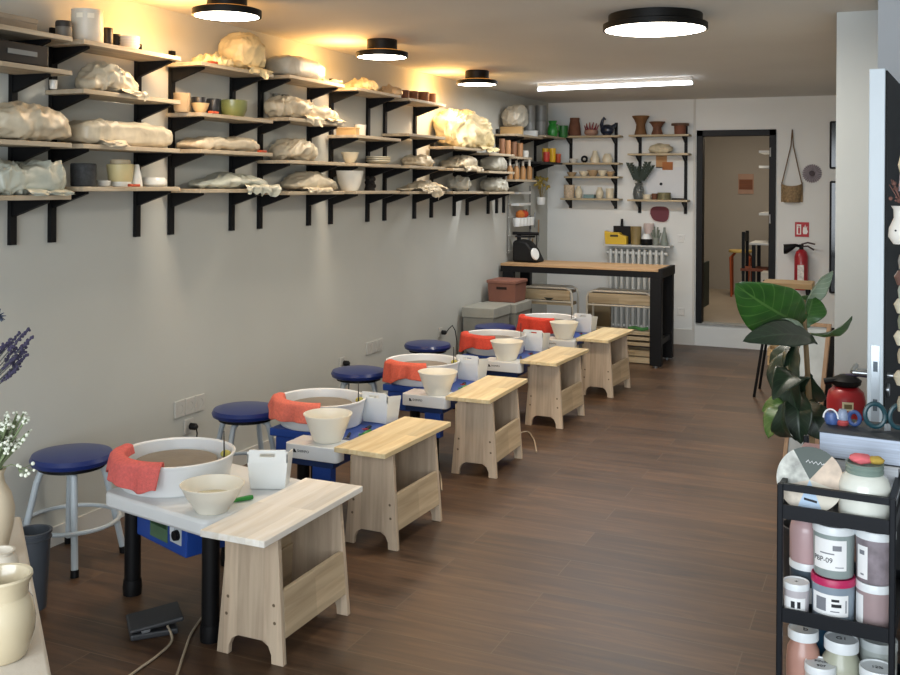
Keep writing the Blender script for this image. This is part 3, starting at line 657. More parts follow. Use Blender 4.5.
# row 2
p = at(584.5, 150, Y=YB)
b = MB(); b.tube([(.028*math.cos(a), 0, .038+.028*math.sin(a)) for a in [2*PI*k/18 for k in range(19)]], .012, 8, caps=False)
tag(b.build('ring_vase', BLACKP, loc=(p.x, YB, ZA[1]+.001)), 'small black ring-shaped vase on the second shelf', 'vase')
bpot('small white dish at the left end of the second shelf', 569, 578, ZA[1], 4, [(0, 0), (.6, 0), (1, 1), (.9, 1), (.55, .3), (0, .3)], CERW, 'dish', 'dish')
bpot('white pear-shaped vase right of the black ring vase', 590, 600, ZA[1], 12, [(0, 0), (.9, 0), (1, .3), (.55, .7), (.4, 1), (.25, 1), (0, .9)], CERC, 'vase', 'vase')
bpot('rounded cream vase at the right of the second shelf', 602, 613, ZA[1], 9, [(0, 0), (.85, 0), (1, .4), (.7, .8), (.45, 1), (.3, 1), (0, .9)], CERC, 'vase', 'vase')
# row 3 dishes
for k, (x0, x1, hp) in enumerate(((567, 577, 4), (579, 589, 5), (587, 599, 6), (598, 607, 6), (606, 615, 5))):
    bpot(['first', 'second', 'third', 'fourth', 'fifth'][k]+' pale dish from the left on the third shelf of back wall', x0, x1, ZA[2], hp, [(0, 0), (.5, 0), (1, .8), (1, 1), (.85, .9), (.45, .25), (0, .25)], CERC if k % 2 else TAN, 'dish', 'dish', 'pale dishes on the back wall', Y=YB+.02*(-1)**k)
# row 4
bpot('speckled cream pot at the left of the lowest back shelf', 564, 575, ZA[3], 13, CUP, mat('speckled_cream', '#c7b296', .6, var=.25, scale=60), 'pot', 'pot')
bpot('small white jug beside the speckled cream pot', 575, 583, ZA[3], 12, VASE, CERC, 'jug', 'jug')
p = at(590, 150, Y=YB)
tag(MB().cbox(0, 0, .02, .115, .09, .04).build('tile_box', mat('teal_glaze', '#6f8a8a', .5), loc=(p.x, YB, ZA[3]+.001), bevel=.004, smooth=False), 'low teal box on the lowest back shelf', 'box')
bpot('cream vase right of the teal box', 596, 604, ZA[3], 11, VASE, CERC, 'vase', 'vase')
bpot('cream beaker at the right end of the lowest back shelf', 606, 614, ZA[3], 10, CUP, CERC, 'beaker', 'cup')
# unit B
bpot('tall waisted terracotta vase, left of three above the radiator', 632, 649, ZB[0], 19, FLARE, mat('terracotta_light', '#75512f', .75, var=.15, scale=18), 'vase', 'vase')
bpot('medium flared terracotta vase, middle of three above the radiator', 649, 665, ZB[0], 13, FLARE, TERRA, 'vase', 'vase')
bpot('short terracotta pot under a flat lid, right of three above the radiator', 673, 687, ZB[0], 11, [(0, 0), (.8, 0), (.85, .8), (0, .8)], mat('terracotta_red', '#7d4b36', .75), 'lidded_pot', 'pot', parts=[('lid', [(0, .8), (1.25, .8), (1.25, 1), (0, 1)], mat('dark_clay_lid', '#5e4433', .7))])
p = at(660, 150, Y=YB)
b = MB()
def fs(u, v):
    th = 2*PI*u; et = -PI/2+PI*v
    d = Vector((math.cos(et)*math.cos(th), math.cos(et)*math.sin(th), math.sin(et)))
    k = 1+.28*noise.noise(d*2.4+Vector((3, 1, 8)))
    return Vector((d.x*.125*k, d.y*.05*k, max(0, .045+d.z*.055*k)))
b.grid(28, 14, fs, wrap=True)
tag(b.build('clay_sculpture', mat('cream_marbled_clay', '#c5b89a', .6, var=.3, scale=14), loc=(p.x, YB, ZB[1]+.001), ang=70), 'long lumpy cream clay piece on the middle shelf above the radiator', 'sculpture')
# glass vase with eucalyptus
p = at(639, 150, Y=YB)
e = empty('vase_with_branches', (p.x, YB, ZB[2]+.001), 'grey glass vase holding dark green leafy branches', 'plant')
MB().lathe([(0, 0), (.05, 0), (.062, .05), (.055, .11), (.035, .15), (.042, .17), (.036, .17), (.03, .15), (0, .13)]).build('vase', mat('smoky_glass', '#7f8482', .15, trans=.6), e)
LG = mat('dark_eucalyptus', '#2e3a30', .6)
for k, (dx, dz, n) in enumerate(((-.10, .30, 7), (-.02, .26, 6), (.09, .31, 7), (.13, .27, 7))):
    st = MB(); pts = [Vector((0, 0, .14)), Vector((dx*.4, 0, .14+dz*.45)), Vector((dx, .01*(-1)**k, .05+dz))]
    st.tube(pts, .004, 6)
    for j in range(n):
        t = .3+.7*j/(n-1); c = pts[0].lerp(pts[2], t)
        for s_ in (-1, 1):
            a = Vector((s_*.03, .006*s_, .028))
            st.hexa([c, c+a*.5+Vector((.012*s_, -.01, -.014)), c+a*1.3, c+a*.5+Vector((-.012*s_, .01, .016)), c+Vector((0, 0, .002)), c+a*.5+Vector((.012*s_, -.01, -.011)), c+a*1.3+Vector((0, 0, .002)), c+a*.5+Vector((-.012*s_, .01, .02))])
    st.build('branch', LG, e)
bpot('small cream pot beside the glass vase', 643, 652, ZB[2], 5, CUP, CERC, 'pot', 'pot')
bpot('small brown pot between cream and olive pots', 652, 658, ZB[2], 6, CUP, TERRA, 'pot', 'pot')
bpot('wide olive patterned pot on the lowest board above the radiator', 658, 671, ZB[2], 7, CYLO, mat('olive_pattern', '#6f6a4a', .6, var=.4, scale=50), 'pot', 'pot')
p = at(679, 150, Y=YB)
tag(MB().cbox(0, 0, .008, .13, .1, .016).build('tray', BLACKP, loc=(p.x, YB, ZB[2]+.001), bevel=.003, smooth=False), 'flat black tray on the lowest board above the radiator', 'tray')
# papers on the wall
def flat(name, label, x0, y0, x1, y1, m, cat, d=.004, off=.001, group=None):
    a = at(x0, y1, Y=WB); c = at(x1, y0, Y=WB)
    o = MB().box(a.x, WB-off-d, a.z, c.x, WB-off, c.z).build(name, m, smooth=False)
    return tag(o, label, cat, group)
wb = flat('whiteboard_sheet', 'white poster sheet on the back wall behind the glass vase', 646, 167, 685, 196, mat('poster_white', '#d7d9da', .6, var=.02), 'poster')
a = at(661, 184, Y=WB-.007)
MB().lathe([(0, 0), (.016, 0), (.016, .002), (0, .002)], n=16).build('emblem', INK, wb, loc=(a.x, WB-.0055, a.z), rot=(PI/2, 0, 0))
flat('card', 'tan card pinned on the back wall under the middle board', 656, 154, 667, 168, mat('tan_paper', '#b98f63', .8), 'card', group='cards on the back wall')
flat('card', 'orange card with dark text overlapping the tan card on back wall', 662.5, 162, 673, 170, mat('orange_paper', '#a96a3c', .8), 'card', off=.006, group='cards on the back wall')
# maroon rounded shield and paper
a = at(660, 214, Y=WB)
b = MB(); pl = []
for k in range(28):
    t = 2*PI*k/28; x = math.copysign(abs(math.cos(t))**.62, math.cos(t)); z = math.copysign(abs(math.sin(t))**.62, math.sin(t))
    pl.append((x*.1*(1.0 if z > 0 else .82+.15*(z+1)), z*.08-(x*.01 if z < 0 else 0)))
b.prism(pl, lambda x, z: (a.x+x, WB-.022, a.z+z), lambda x, z: (a.x+x, WB-.012, a.z+z))
sh = tag(b.build('wall_plaque', mat('maroon_felt', '#6d3a42', .85), bevel=.003), 'maroon rounded plaque with pale edge on the back wall above the radiator', 'plaque')
b = MB(); b.prism([(x*1.09-.006, z*1.07-.006) for x, z in pl], lambda x, z: (a.x+x, WB-.011, a.z+z), lambda x, z: (a.x+x, WB-.003, a.z+z))
b.build('edge', mat('plaque_edge', '#d9cfc9', .6), sh)
# ================================================================ RADIATOR AND WHAT STANDS ON IT
rx0, rx1 = at(609, 250, Y=WB-.1).x, at(666, 250, Y=WB-.1).x
e = empty('radiator', ((rx0+rx1)/2, WB-.1, 0), 'white column radiator under the window-less back wall, behind the bench', 'radiator')
e['label'] = 'white column radiator on the back wall behind the long bench'
RW = mat('radiator_enamel', '#cfd0cb', .4, var=.02)
n = 10; w = (rx1-rx0)/n
for k in range(n):
    x = -(rx1-rx0)/2+w*(k+.5)
    b = MB()
    for y in (-.05, .03):
        b.tube([(x, y, .13), (x, y, .17), (x, y, .93), (x, y, .98)], [.012, w*.3, w*.3, .012], 10)
    for z in (.16, .95): b.tube([(x, -.05, z), (x, .03, z)], w*.3, 10)
    b.build('column', RW, e)
for z in (.17, .94): MB().tube([(-(rx1-rx0)/2-.02, -.01, z), ((rx1-rx0)/2+.02, -.01, z)], .02, 10).build('header_pipe', RW, e)
for sx in (-.25, .25): MB().box(sx-.015, -.03, .0, sx+.015, .02, .15).build('foot', RW, e, smooth=False)
sb = at(609, 243, Y=WB-.1)
sh = tag(MB().cbox((rx0+rx1)/2+.01, WB-.105, 1.02, rx1-rx0+.1, .19, .018).build('radiator_shelf', mat('shelf_white', '#c6c6c0', .5), bevel=.003, smooth=False), 'thin white shelf lying on top of the radiator', 'shelf')
MB().cbox((rx0+rx1)/2+.01, WB-.1, .999, rx1-rx0-.05, .04, .022).build('support', mat('shelf_white', '#c6c6c0', .5), sh, smooth=False)
ZR = 1.03
def cx(px, Y=WB-.1): return at(px, 240, Y=Y).x
p = cx(617, WB-.14)
e = empty('tool_caddy', (p, WB-.14, ZR), 'yellow caddy with a handle slot on the radiator shelf', 'caddy')
MB().prism([(-.115, 0), (.11, 0), (.11, .085), (.05, .1), (.03, .125), (-.07, .125), (-.125, .14), (-.125, .1)], lambda x, z: (x, -.045, z), lambda x, z: (x, .045, z)).build('body', mat('yellow_plastic', '#d9b32c', .45), e, bevel=.004, smooth=False)
MB().cbox(-.02, -.0462, .09, .085, .002, .022).build('handle_slot', mat('dark_slot', '#3a3218', .6), e, smooth=False)
p = cx(622, WB-.05)
e = empty('dustpan', (p, WB-.06, ZR), 'black dustpan standing behind the yellow caddy', 'dustpan')
MB().box(-.09, -.012, 0, .095, .012, .19).build('pan', BLACKP, e, bevel=.004, smooth=False)
MB().tube([(0, 0, .185), (0, 0, .265)], [.016, .013], 10).build('handle', BLACKP, e)
def rpot(label, x0, x1, hpx, prof, m, name, cat, parts=None, Y=WB-.11):
    return bpot(label, x0, x1, ZR, hpx, prof, m, name, cat, Y=Y, parts=parts)
rpot('tan tapered tin with pale top on the radiator shelf', 631, 642, 18, [(0, 0), (.85, 0), (1, .98), (1, 1), (0, 1)], mat('tan_tin', '#8d7a4e', .5, var=.2), 'tall_tin', 'tin')
rpot('squat jar with black lower half and white top on the radiator shelf', 641, 653, 11, [(0, 0), (.9, 0), (1, .15), (1, .5), (.9, .55), (0, .55)], BLACKP, 'jar', 'jar', parts=[('top', [(0, .55), (.85, .55), (.7, .8), (.5, 1), (0, 1)], WHITEP)], Y=WB-.13)
e = empty('brush_bundle', (cx(656, WB-.12), WB-.12, ZR), 'cup of grey-green brushes and rods on the radiator shelf', 'brushes')
MB().lathe([(a*.035, q*.08) for a, q in CUP], n=16).build('cup', mat('grey_cup', '#8b8f86', .5), e)
for k in range(6): MB().tube([(.01*math.cos(k), .01*math.sin(k), .01), (.05*math.cos(k*1.05), .04*math.sin(k*1.05), .13+.03*(k % 3))], [.005, .009], 6).build('brush', mat('sage_rod', '#7d8577', .6), e)
rpot('grey-green cone bottle at the right end of the radiator shelf', 661, 669, 18, [(0, 0), (.95, 0), (1, .08), (.55, .65), (.3, .8), (.28, 1), (0, 1)], mat('sage_bottle', '#7f877e', .5), 'cone_bottle', 'bottle')
rpot('white crumpled paper pot behind the brushes on the radiator shelf', 644, 655, 21, [(0, 0), (.8, 0), (.7, .5), (1, .8), (.9, 1), (0, 1)], mat('pink_paper', '#c9b7b0', .8), 'paper_pot', 'pot', Y=WB-.045)
# ================================================================ RIGHT OF THE DOORWAY
Yb = WB
e = empty('hanging_basket', (at(792, 186, Y=Yb).x, Yb-.005, at(792, 186, Y=Yb).z), 'woven basket hanging by a long cord loop right of the doorway', 'basket')
BW = mat('wicker_brown', '#8b7454', .8, var=.3, scale=50)
def fbk(u, v):
    a = PI*u; r = .105*(.72+.28*v); z = -.165+.165*v+(.05*(u-.5)**2*4*v if v > .9 else 0)
    return Vector((-r*math.cos(a), -.001-r*.75*math.sin(a), z))
b = MB(); b.grid(24, 12, fbk); b.grid(24, 2, lambda u, v: Vector((-.0756*math.cos(PI*u)*v, -.001-.0567*math.sin(PI*u)*v, -.165)))
b.box(-.104, -.004, -.16, .104, -.001, 0)
b.build('bowl', BW, e, solid=0)
b = MB()
for s_ in (-1, 1): b.tube([(s_*.1, -.02, 0), (s_*.055, -.02, .2), (s_*.012, -.012, .4), (0, -.01, .56)], .006, 6)
b.build('cord', mat('rope_brown', '#6f5a44', .9), e)
MB().tube([(0, .004, .56), (0, -.02, .56)], .005, 8).build('nail', BLACKP, e)
# woven disc
a = at(812, 173.5, Y=Yb-.012)
b = MB()
for k in range(26):
    t = 2*PI*k/26; t2 = t+.2
    b.prism([(0, 0), (.085*math.cos(t), .085*math.sin(t)), (.095*math.cos((t+t2)/2), .095*math.sin((t+t2)/2)), (.085*math.cos(t2), .085*math.sin(t2))], lambda x, z: (x, 0, z), lambda x, z: (x, -.008, z))
wd = tag(b.build('woven_disc', mat('grey_fan_paper', '#7f757b', .8, var=.25, scale=30), loc=(a.x, Yb-.002, a.z), smooth=False), 'round grey pleated disc on the wall right of the hanging basket', 'wall decoration')
MB().lathe([(0, 0), (.028, 0), (.024, .008), (0, .01)], n=16).build('hub', mat('dark_hub', '#4d4449', .8), wd, loc=(0, -.008, 0), rot=(PI/2, 0, 0))
# fire extinguisher sign
a = at(802, 229.5, Y=Yb); e = empty('extinguisher_sign', (a.x, Yb-.001, a.z), 'square red extinguisher sign with white pictograms on the back wall', 'sign')
MB().box(-.066, -.005, -.073, .066, 0, .073).build('panel', mat('sign_red', '#b3232c', .5), e, smooth=False)
WS = mat('sign_white', '#eceae6', .5, var=.01)
b = MB(); b.box(-.05, -.0065, -.05, -.008, -.0051, .05)
b.build('white_field', WS, e, smooth=False)
b = MB(); b.box(-.036, -.0076, -.042, -.018, -.0066, .018); b.box(-.031, -.0076, .018, -.023, -.0066, .03); b.box(-.044, -.0076, .03, -.016, -.0066, .037)
b.build('extinguisher_mark', mat('sign_red', '#b3232c', .5), e, smooth=False)
b = MB(); b.prism([(.012, -.045), (.045, -.045), (.056, -.02), (.047, .005), (.05, .035), (.036, .015), (.032, .05), (.02, .018), (.012, .03), (.008, -.02)], lambda x, z: (x, -.0065, z), lambda x, z: (x, -.0051, z))
b.build('flame_mark', WS, e, smooth=False)
# wall extinguisher
a = at(801, 290, Y=Yb-.09)
RED = mat('extinguisher_red', '#9f1f29', .3, var=.04, coat=.4)
e = empty('fire_extinguisher', (a.x, Yb-.085, a.z), 'slim red fire extinguisher with black horn hung under the red sign', 'fire extinguisher')
MB().lathe([(0, 0), (.06, 0), (.066, .02), (.066, .33), (.05, .38), (.025, .4), (0, .4)]).build('cylinder', RED, e)
MB().box(-.03, -.0672, .08, .03, -.05, .25).build('label_band', mat('extinguisher_label', '#d9d4cc', .5, var=.3, scale=40), e, smooth=False)
v_ = MB().lathe([(0, .4), (.02, .4), (.02, .45), (0, .45)]).build('valve', BLACKP, e)
MB().tube([(0, 0, .45), (.06, -.02, .47), (.13, -.02, .455)], .008, 8).build('lever', mat('lever_dark', '#4a3a3a', .4, .5), v_)
MB().tube([(0, 0, .43), (.06, -.02, .435), (.12, -.02, .40)], .008, 8).build('carry_handle', mat('lever_dark', '#4a3a3a', .4, .5), v_)
MB().tube([(0, 0, .43), (-.05, -.03, .44), (-.085, -.03, .425), (-.15, -.03, .4), (-.16, -.03, .4)], [.012, .016, .03, .05, .05], 12).build('horn', BLACKP, e)
MB().box(-.03, .06, .15, .03, .084, .35).build('bracket', BLACKP, e, smooth=False)
# black framed pieces at the end of the wall
for (x0, y0, x1, y1, nm, lab) in ((829.5, 121, 842, 169, 'wall_mirror', 'rounded black-framed wall mirror at the right end of the back wall'), (829, 181, 842, 293, 'wall_mirror', 'tall narrow black-framed mirror under the rounded mirror')):
    a = at(x0, y1, Y=Yb); c = at(x1, y0, Y=Yb)
    e = empty(nm, ((a.x+c.x)/2, Yb-.001, (a.z+c.z)/2), lab, 'mirror' if 'mirror' in nm else 'panel')
    w, h = (c.x-a.x)/2, (c.z-a.z)/2
    MB().box(-w, -.03, -h, w, 0, h).build('frame', BLACKP, e, bevel=.02 if 'mirror' in nm else .003)
    MB().box(-w+.02, -.0325, -h+.02, w-.02, -.0302, h-.02).build('pane', mat('dark_pane', '#101418', .1), e, smooth=False)
# ================================================================ LONG WORKBENCH
e = empty('workbench', (-2.66, 9.32, 0), 'long black steel workbench with an oak top across the back of the room', 'workbench')
BX0, BX1, BY0, BY1 = -3.44, -1.885, 9.0, 9.58
ox, oy = 2.66, -9.32
def B_(x0, y0, z0, x1, y1, z1): return MB().box(x0+ox, y0+oy, z0, x1+ox, y1+oy, z1)
B_(BX0, BY0, .872, BX1-.035, BY1, .894).build('top', wood('oak_bench_top', '#c9a67c', '#b38a5e', 'X', knots=False), e, bevel=.003)
B_(BX0, BY0+.004, .815, BX1, BY0+.03, .8715).build('front_rail', BLACK, e, smooth=False)
B_(BX0, BY1-.03, .815, BX1, BY1-.004, .8715).build('back_rail', BLACK, e, smooth=False)
B_(BX1-.034, BY0+.003, .815, BX1+.003, BY1-.003, .897).build('end_cap', BLACK, e, smooth=False)
for x in (BX0+.02, BX1-.11):
    for y in (BY0+.005, BY1-.08):
        l = B_(x, y, .02, x+.105, y+.075, .8145).build('leg', BLACK, e, bevel=.004, smooth=False)
        MB().lathe([(0, 0), (.018, 0), (.018, .0195), (0, .0195)], n=14).build('foot', ST, l, loc=(x+.05+ox, y+.04+oy, 0))
for y in (BY0+.03, BY1-.06):
    pass
B_(BX1-.06, BY0+.09, .2, BX1-.02, BY1-.09, .25).build('side_stretcher', BLACK, e, smooth=False)
# clay extruder / roller on the bench
p = at(512, 258, Z=.895); p = Vector((-3.28, 9.3, .895))
e = empty('clay_press', p, 'black clay press with a pale drum standing on the left end of the bench', 'press')
MB().prism([(-.11, 0), (.16, 0), (.1, .12), (.03, .2), (-.06, .22), (-.11, .2)], lambda x, z: (x, -.11, z), lambda x, z: (x, .1, z)).build('body', mat('black_cover', '#161616', .6), e, bevel=.02)
MB().tube([(-.08, 0, .19), (-.08, 0, .27)], .02, 10).build('post', BLACKP, e)
MB().tube([(-.14, -.02, .275), (.12, .02, .275)], .016, 10).build('cross_bar', BLACKP, e)
MB().tube([(-.11, -.03, .245), (.07, .05, .245)], .01, 8).build('handle', BLACKP, e)
MB().lathe([(0, 0), (.055, 0), (.06, .01), (.055, .02), (0, .02)], n=24).build('drum_plate', WHITEP, e, loc=(.125, -.135, .085), rot=(PI/2-.25, 0, 1.3))
# boxes left of the bench
def tub(label, x0, y0, x1, y1, z0, h, m, ml, name='storage_box', hole=False):
    e = empty(name, ((x0+x1)/2, (y0+y1)/2, z0), label, 'box')
    w, d = (x1-x0)/2, (y1-y0)/2; k = .94
    MB().hexa([(-w*k, -d*k, 0), (w*k, -d*k, 0), (w*k, d*k, 0), (-w*k, d*k, 0), (-w, -d, h*.85), (w, -d, h*.85), (w, d, h*.85), (-w, d, h*.85)]).build('body', m, e, bevel=.006, smooth=False)
    MB().box(-w-.008, -d-.008, h*.85, w+.008, d+.008, h).build('lid', ml, e, bevel=.006, smooth=False)
    if hole: MB().box(-.05, -d*.98-.003, h*.58, .05, -d*.96, h*.7).build('hand_hole', mat('hole_dark', '#241511', .9), e, smooth=False)
    return e
GT = mat('grey_tub', '#85847c', .5); GTL = mat('grey_tub_lid', '#9b9a90', .5)
tub('large grey lidded tub standing on the floor left of the bench', -3.42, 8.5, -3.1, 8.92, 0, .57, GT, GTL)
tub('brown lidded archive box stacked on the large grey tub', -3.405, 8.58, -3.13, 8.88, .571, .2, mat('brown_card', '#7d5142', .75), mat('brown_card_lid', '#86594a', .75), 'archive_box', True)
tub('smaller grey lidded tub in front of the stacked boxes, by the left wall', -3.43, 8.06, -3.14, 8.46, 0, .575, GT, GTL)
# wheel-seat frames with plank backs under and before the bench
TUBE = mat('cream_tube', '#d3cfc2', .35, .1)
def plank_stand(label, x0, x1, y0, y1, ztop, zlow=None):
    e = empty('tube_frame_stand', ((x0+x1)/2, (y0+y1)/2, 0), label, 'stand', 'tube frame stands under the workbench')
    w, d = (x1-x0)/2, (y1-y0)/2
    for y in (-d, d):
        pts = [(-w, y, 0), (-w, y, ztop-.06), (-w+.015, y, ztop-.02), (-w+.06, y, ztop), (w-.06, y, ztop), (w-.015, y, ztop-.02), (w, y, ztop-.06), (w, y, 0)]
        MB().tube(pts, .011, 8).build('frame', TUBE, e)
    MB().box(-w+.02, -d-.008, ztop-.115, w-.02, -d+.012, ztop-.02).build('front_plank', SHELFX, e, bevel=.003, smooth=False)
    MB().box(-w+.02, -d+.013, ztop-.05, w-.02, d-.012, ztop-.025).build('top_board', mat('grey_board', '#8d8676', .7), e, smooth=False)
    MB().tube([(-w, -d, ztop-.13), (w, -d, ztop-.13)], .009, 8).build('cross_tube', TUBE, e)
    for z in (zlow or []):
        MB().box(-w+.012, -d+.012, z, w-.012, d-.012, z+.03).build('shelf', SHELFX, e, bevel=.002, smooth=False)
    return e
plank_stand('white tube frame stand with a wooden plank, under the left of the bench', -3.28, -2.77, 9.16, 9.36, .665, [.50])
plank_stand('white tube frame stand with wooden plank and low boards, under the right of the bench', -2.62, -2.0, 9.14, 9.36, .66, [.17, .22, .27])
cr = empty('wooden_crate', (-2.17, 9.26, 0), 'low slatted wooden crate on the floor under the right of the bench', 'crate')
for s_ in (-1, 1):
    for z in (.01, .075): MB().box(-.14, s_*.075-.006, z, .14, s_*.075+.006, z+.05).build('slat', SHELFX, cr, smooth=False)
    for z in (.01, .075): MB().box(s_*.14-.006+s_*.0065, -.081, z, s_*.14+.006+s_*.0065, .081, z+.05).build('slat', SHELFW, cr, smooth=False)
MB().box(-.133, -.068, .005, .133, .068, .02).build('base', SHELFX, cr, smooth=False)
tag(MB().tube([(-.09, 0, 0), (-.03, .01, .012), (.04, -.01, 0), (.1, .0, .01)], .016, 8).build('green_cloth', mat('green_cloth', '#3f7d45', .8), loc=(-2.15, 9.2, .318)), 'rolled green cloth on the low boards under the bench', 'cloth')
tag(MB().box(-.12, -.02, 0, .12, .02, .55).build('cardboard_sheet', mat('brown_board', '#8b7a5c', .8), loc=(-2.73, 9.98, .001), rot=(.0, 0, 0), smooth=False), 'tall brown cardboard sheet standing behind the gap between the stands', 'cardboard')
e = empty('tray', (-3.0, 9.26, .531), 'dark storage tray with green lumps on the left stand under the bench', 'tray')
MB().lathe([(0, 0), (.1, 0), (.12, .04), (.11, .04), (.09, .01), (0, .01)]).build('dish', mat('dark_tray', '#3c3f38', .6), e)
MB().ball((-.03, 0, .03), .035).ball((.04, .02, .03), .03).build('lump', mat('green_lump', '#5c7a4a', .8), e)
# ================================================================ BACK ROOM THINGS
def r2(px, py, Z): return at(px, py, Z=Z)
e = empty('side_table', (-1.42, 12.9, DZ0), 'white table with black legs in the room beyond the doorway', 'table')
p = at(750, 246, Z=.98); 
TX, TY = at(749, 246, Y=12.4).x, 12.4
e.location = (TX+.25, TY+.3, DZ0)
MB().box(-.25, -.3, .715, .2, .3, .74).build('top', WHITEP, e, bevel=.003, smooth=False)
for x in (-.2, .16):
    for y in (-.26, .26): MB().box(x-.02, y-.02, 0, x+.02, y+.02, .714).build('leg', BLACKP, e, smooth=False)
sx_ = at(741, 254, Y=13.3).x
e = empty('stool', (sx_, 13.3, DZ0), 'stool with yellow round seat and orange tube legs beyond the doorway', 'stool')
MB().lathe([(0, .565), (.15, .565), (.155, .58), (.15, .595), (0, .595)]).build('seat', mat('yellow_wood_seat', '#d2b365', .5), e)
OR = mat('orange_tube', '#a9512c', .4)
for x in (-.12, .12):
    MB().tube([(x-.02*(1 if x < 0 else -1)*-1, -.12, 0), (x, -.1, .5), (x*.6, -.04, .56), (x*.6, .04, .56), (x, .1, .5), (x, .12, 0)], .014, 8).build('leg_frame', OR, e)
cx_ = at(743, 250, Y=12.5).x+.06
e = empty('chair', (cx_+.06, 12.65, DZ0), 'dark wooden chair tilted back against the white table beyond the doorway', 'chair')
b = MB().cbox(-.1, -.27, .62, .035, .04, .5, 0, 0); b.build('back_post', BLACKP, e, smooth=False)
MB().cbox(-.1, .08, .62, .035, .04, .5).build('back_post', BLACKP, e, smooth=False)
MB().cbox(-.1, -.095, .8, .02, .31, .1).build('backrest', BLACKP, e, smooth=False)
MB().cbox(.02, -.1, .42, .3, .4, .03).build('seat', mat('brick_red_seat', '#8d4a30', .6), e, smooth=False)
for x in (-.1, .14):
    for y in (-.27, .08): MB().cbox(x, y, .185 if x < 0 else .2, .03, .03, .37 if x < 0 else .4).build('leg', BLACKP, e, smooth=False)
# picture on the far wall, shelves on its right
a = at(746, 184, Y=14.1); k = depth_of(a)/1000
e = empty('picture', (a.x, 14.099, a.z), 'small brown picture on the far wall seen through the doorway', 'picture')
MB().box(-7.5*k, -.012, -10*k, 7.5*k, 0, 10*k).build('mount', mat('picture_mount', '#b08d78', .7), e, smooth=False)
MB().box(-6.5*k, -.016, -5.5*k, 6.5*k, -.0121, 4.5*k).build('image', mat('picture_brown', '#7d4a2f', .7, var=.2, scale=4, stretch=(1, 1, 12)), e, smooth=False)
for q, y_, nm in (((768, 152), 12.3, 'upper'), ((766, 167), 12.6, 'middle'), ((766, 214), 12.6, 'lower')):
    z = at(q[0], q[1], Y=y_).z; x = at(760, q[1], Y=y_).x
    e = empty('wall_shelf', (-1.121, y_, z), nm+' white wall shelf in the room beyond the doorway', 'shelf', 'white shelves beyond the doorway')
    MB().box(x+1.12, -.1, -.015, -.001, .5, .015).build('board', WHITEP, e, smooth=False)
    MB().box(-.05, .1, -.12, -.001, .13, -.0155).build('bracket', WHITEP, e, smooth=False)
a = at(705, 270, Y=10.9)
tag(MB().box(-.02, -.05, 0, .0, .3, .52).build('leaning_board', mat('dark_green_board', '#26352f', .6), loc=(at(705, 270, Y=11.9).x, 11.9, DZ0+.001), smooth=False), 'dark green board standing at the left, just beyond the doorway', 'board')
a = at(763, 320, Y=10.95)
e = empty('printed_box', (at(767, 300, Y=11.2).x, 11.2, DZ0+.001), 'white printed box standing beyond the doorway by the right jamb', 'box')
MB().box(-.05, -.12, 0, .1, .12, .5).build('body', mat('white_box_card', '#c3bdb0', .6), e, smooth=False)
MB().box(-.03, -.1215, .3, .05, -.1205, .42).build('print_block', INK, e, smooth=False)
MB().box(-.03, -.1215, .08, .05, -.1205, .12).build('print_block', INK, e, smooth=False)
# ================================================================ FIVE POTTERY WHEEL STATIONS
ORD = ['nearest', 'second nearest', 'middle', 'second farthest', 'farthest']
Y0 = [2.90, 4.02, 5.235, 6.51, 7.655]
# ---- wooden step-sided stools
def make_stool(top):
    e = empty('wooden_stool', (0, 0, 0), '', 'stool', 'wooden stools beside the wheels')
    def hw(z): return lerp(.138, .104, z/.45)
    for s in (-1, 1):
        poly = [(-hw(0), 0), (-hw(0)+.048, 0), (-hw(0)+.05, .03), (-.075, .058), (-.05, .072), (.05, .072), (.075, .058), (hw(0)-.05, .03), (hw(0)-.048, 0), (hw(0), 0), (hw(.45), .437), (-hw(.45), .437)]
        f = lambda y: (lambda x, z: (x, s*(y-.025*z), z))
        MB().prism(poly, f(.232), f(.210)).build('side_panel', PINE, e, bevel=.0015, smooth=False)
        for (x, z) in ((-.1, .14), (.1, .14), (-.095, .2), (.095, .2)):
            MB().lathe([(0, 0), (.006, 0), (0, .0015)], n=10).build('screw', mat('screw_dark', '#6d5c48', .5), e, loc=(x, s*(.2325-.025*z), z), rot=(PI/2*s, 0, 0))
    for s in (-1, 1):
        b = MB(); x0, x1 = hw(.085), hw(.245)
        b.hexa([(s*(x0-.018), -.207, .085), (s*x0, -.207, .085), (s*x0, .207, .085), (s*(x0-.018), .207, .085), (s*(x1-.018), -.203, .245), (s*x1, -.203, .245), (s*x1, .203, .245), (s*(x1-.018), .203, .245)])
        b.build('lower_rail', PINEX, e, bevel=.0015, smooth=False)
    MB().box(-.128, -.2015, .2, -.112, .2015, .39).build('back_slat', PINEX, e, smooth=False)
    MB().box(-.133, -.338, .4375, .130, .338, .461).build('top', top, e, bevel=.003, smooth=False)
    return e
st0 = make_stool(PINETOPW)
st0.location = (-2.025, 3.125, 0); st0.rotation_euler.z = 0.0
st0['label'] = 'wooden stool with a white top, nearest the camera'
st1 = make_stool(PINETOP)
SPOS = [None, (-2.15, 4.25), (-2.158, 5.467), (-2.15, 6.73), (-2.09, 7.85)]
for i in range(1, 5):
    l = ['', 'pine stool with arched feet, second from the camera', 'pine stool with arched feet, middle of the row of five', 'pine stool with arched feet, fourth from the camera', 'pine stool with arched feet, farthest, closest to the workbench'][i]
    o = st1 if i == 1 else dup(st1, (0, 0, 0), l)
    o.location = (*SPOS[i], 0); o['label'] = l
    o.rotation_euler.z = (0, -.03, .02, -.05, -.06)[i]
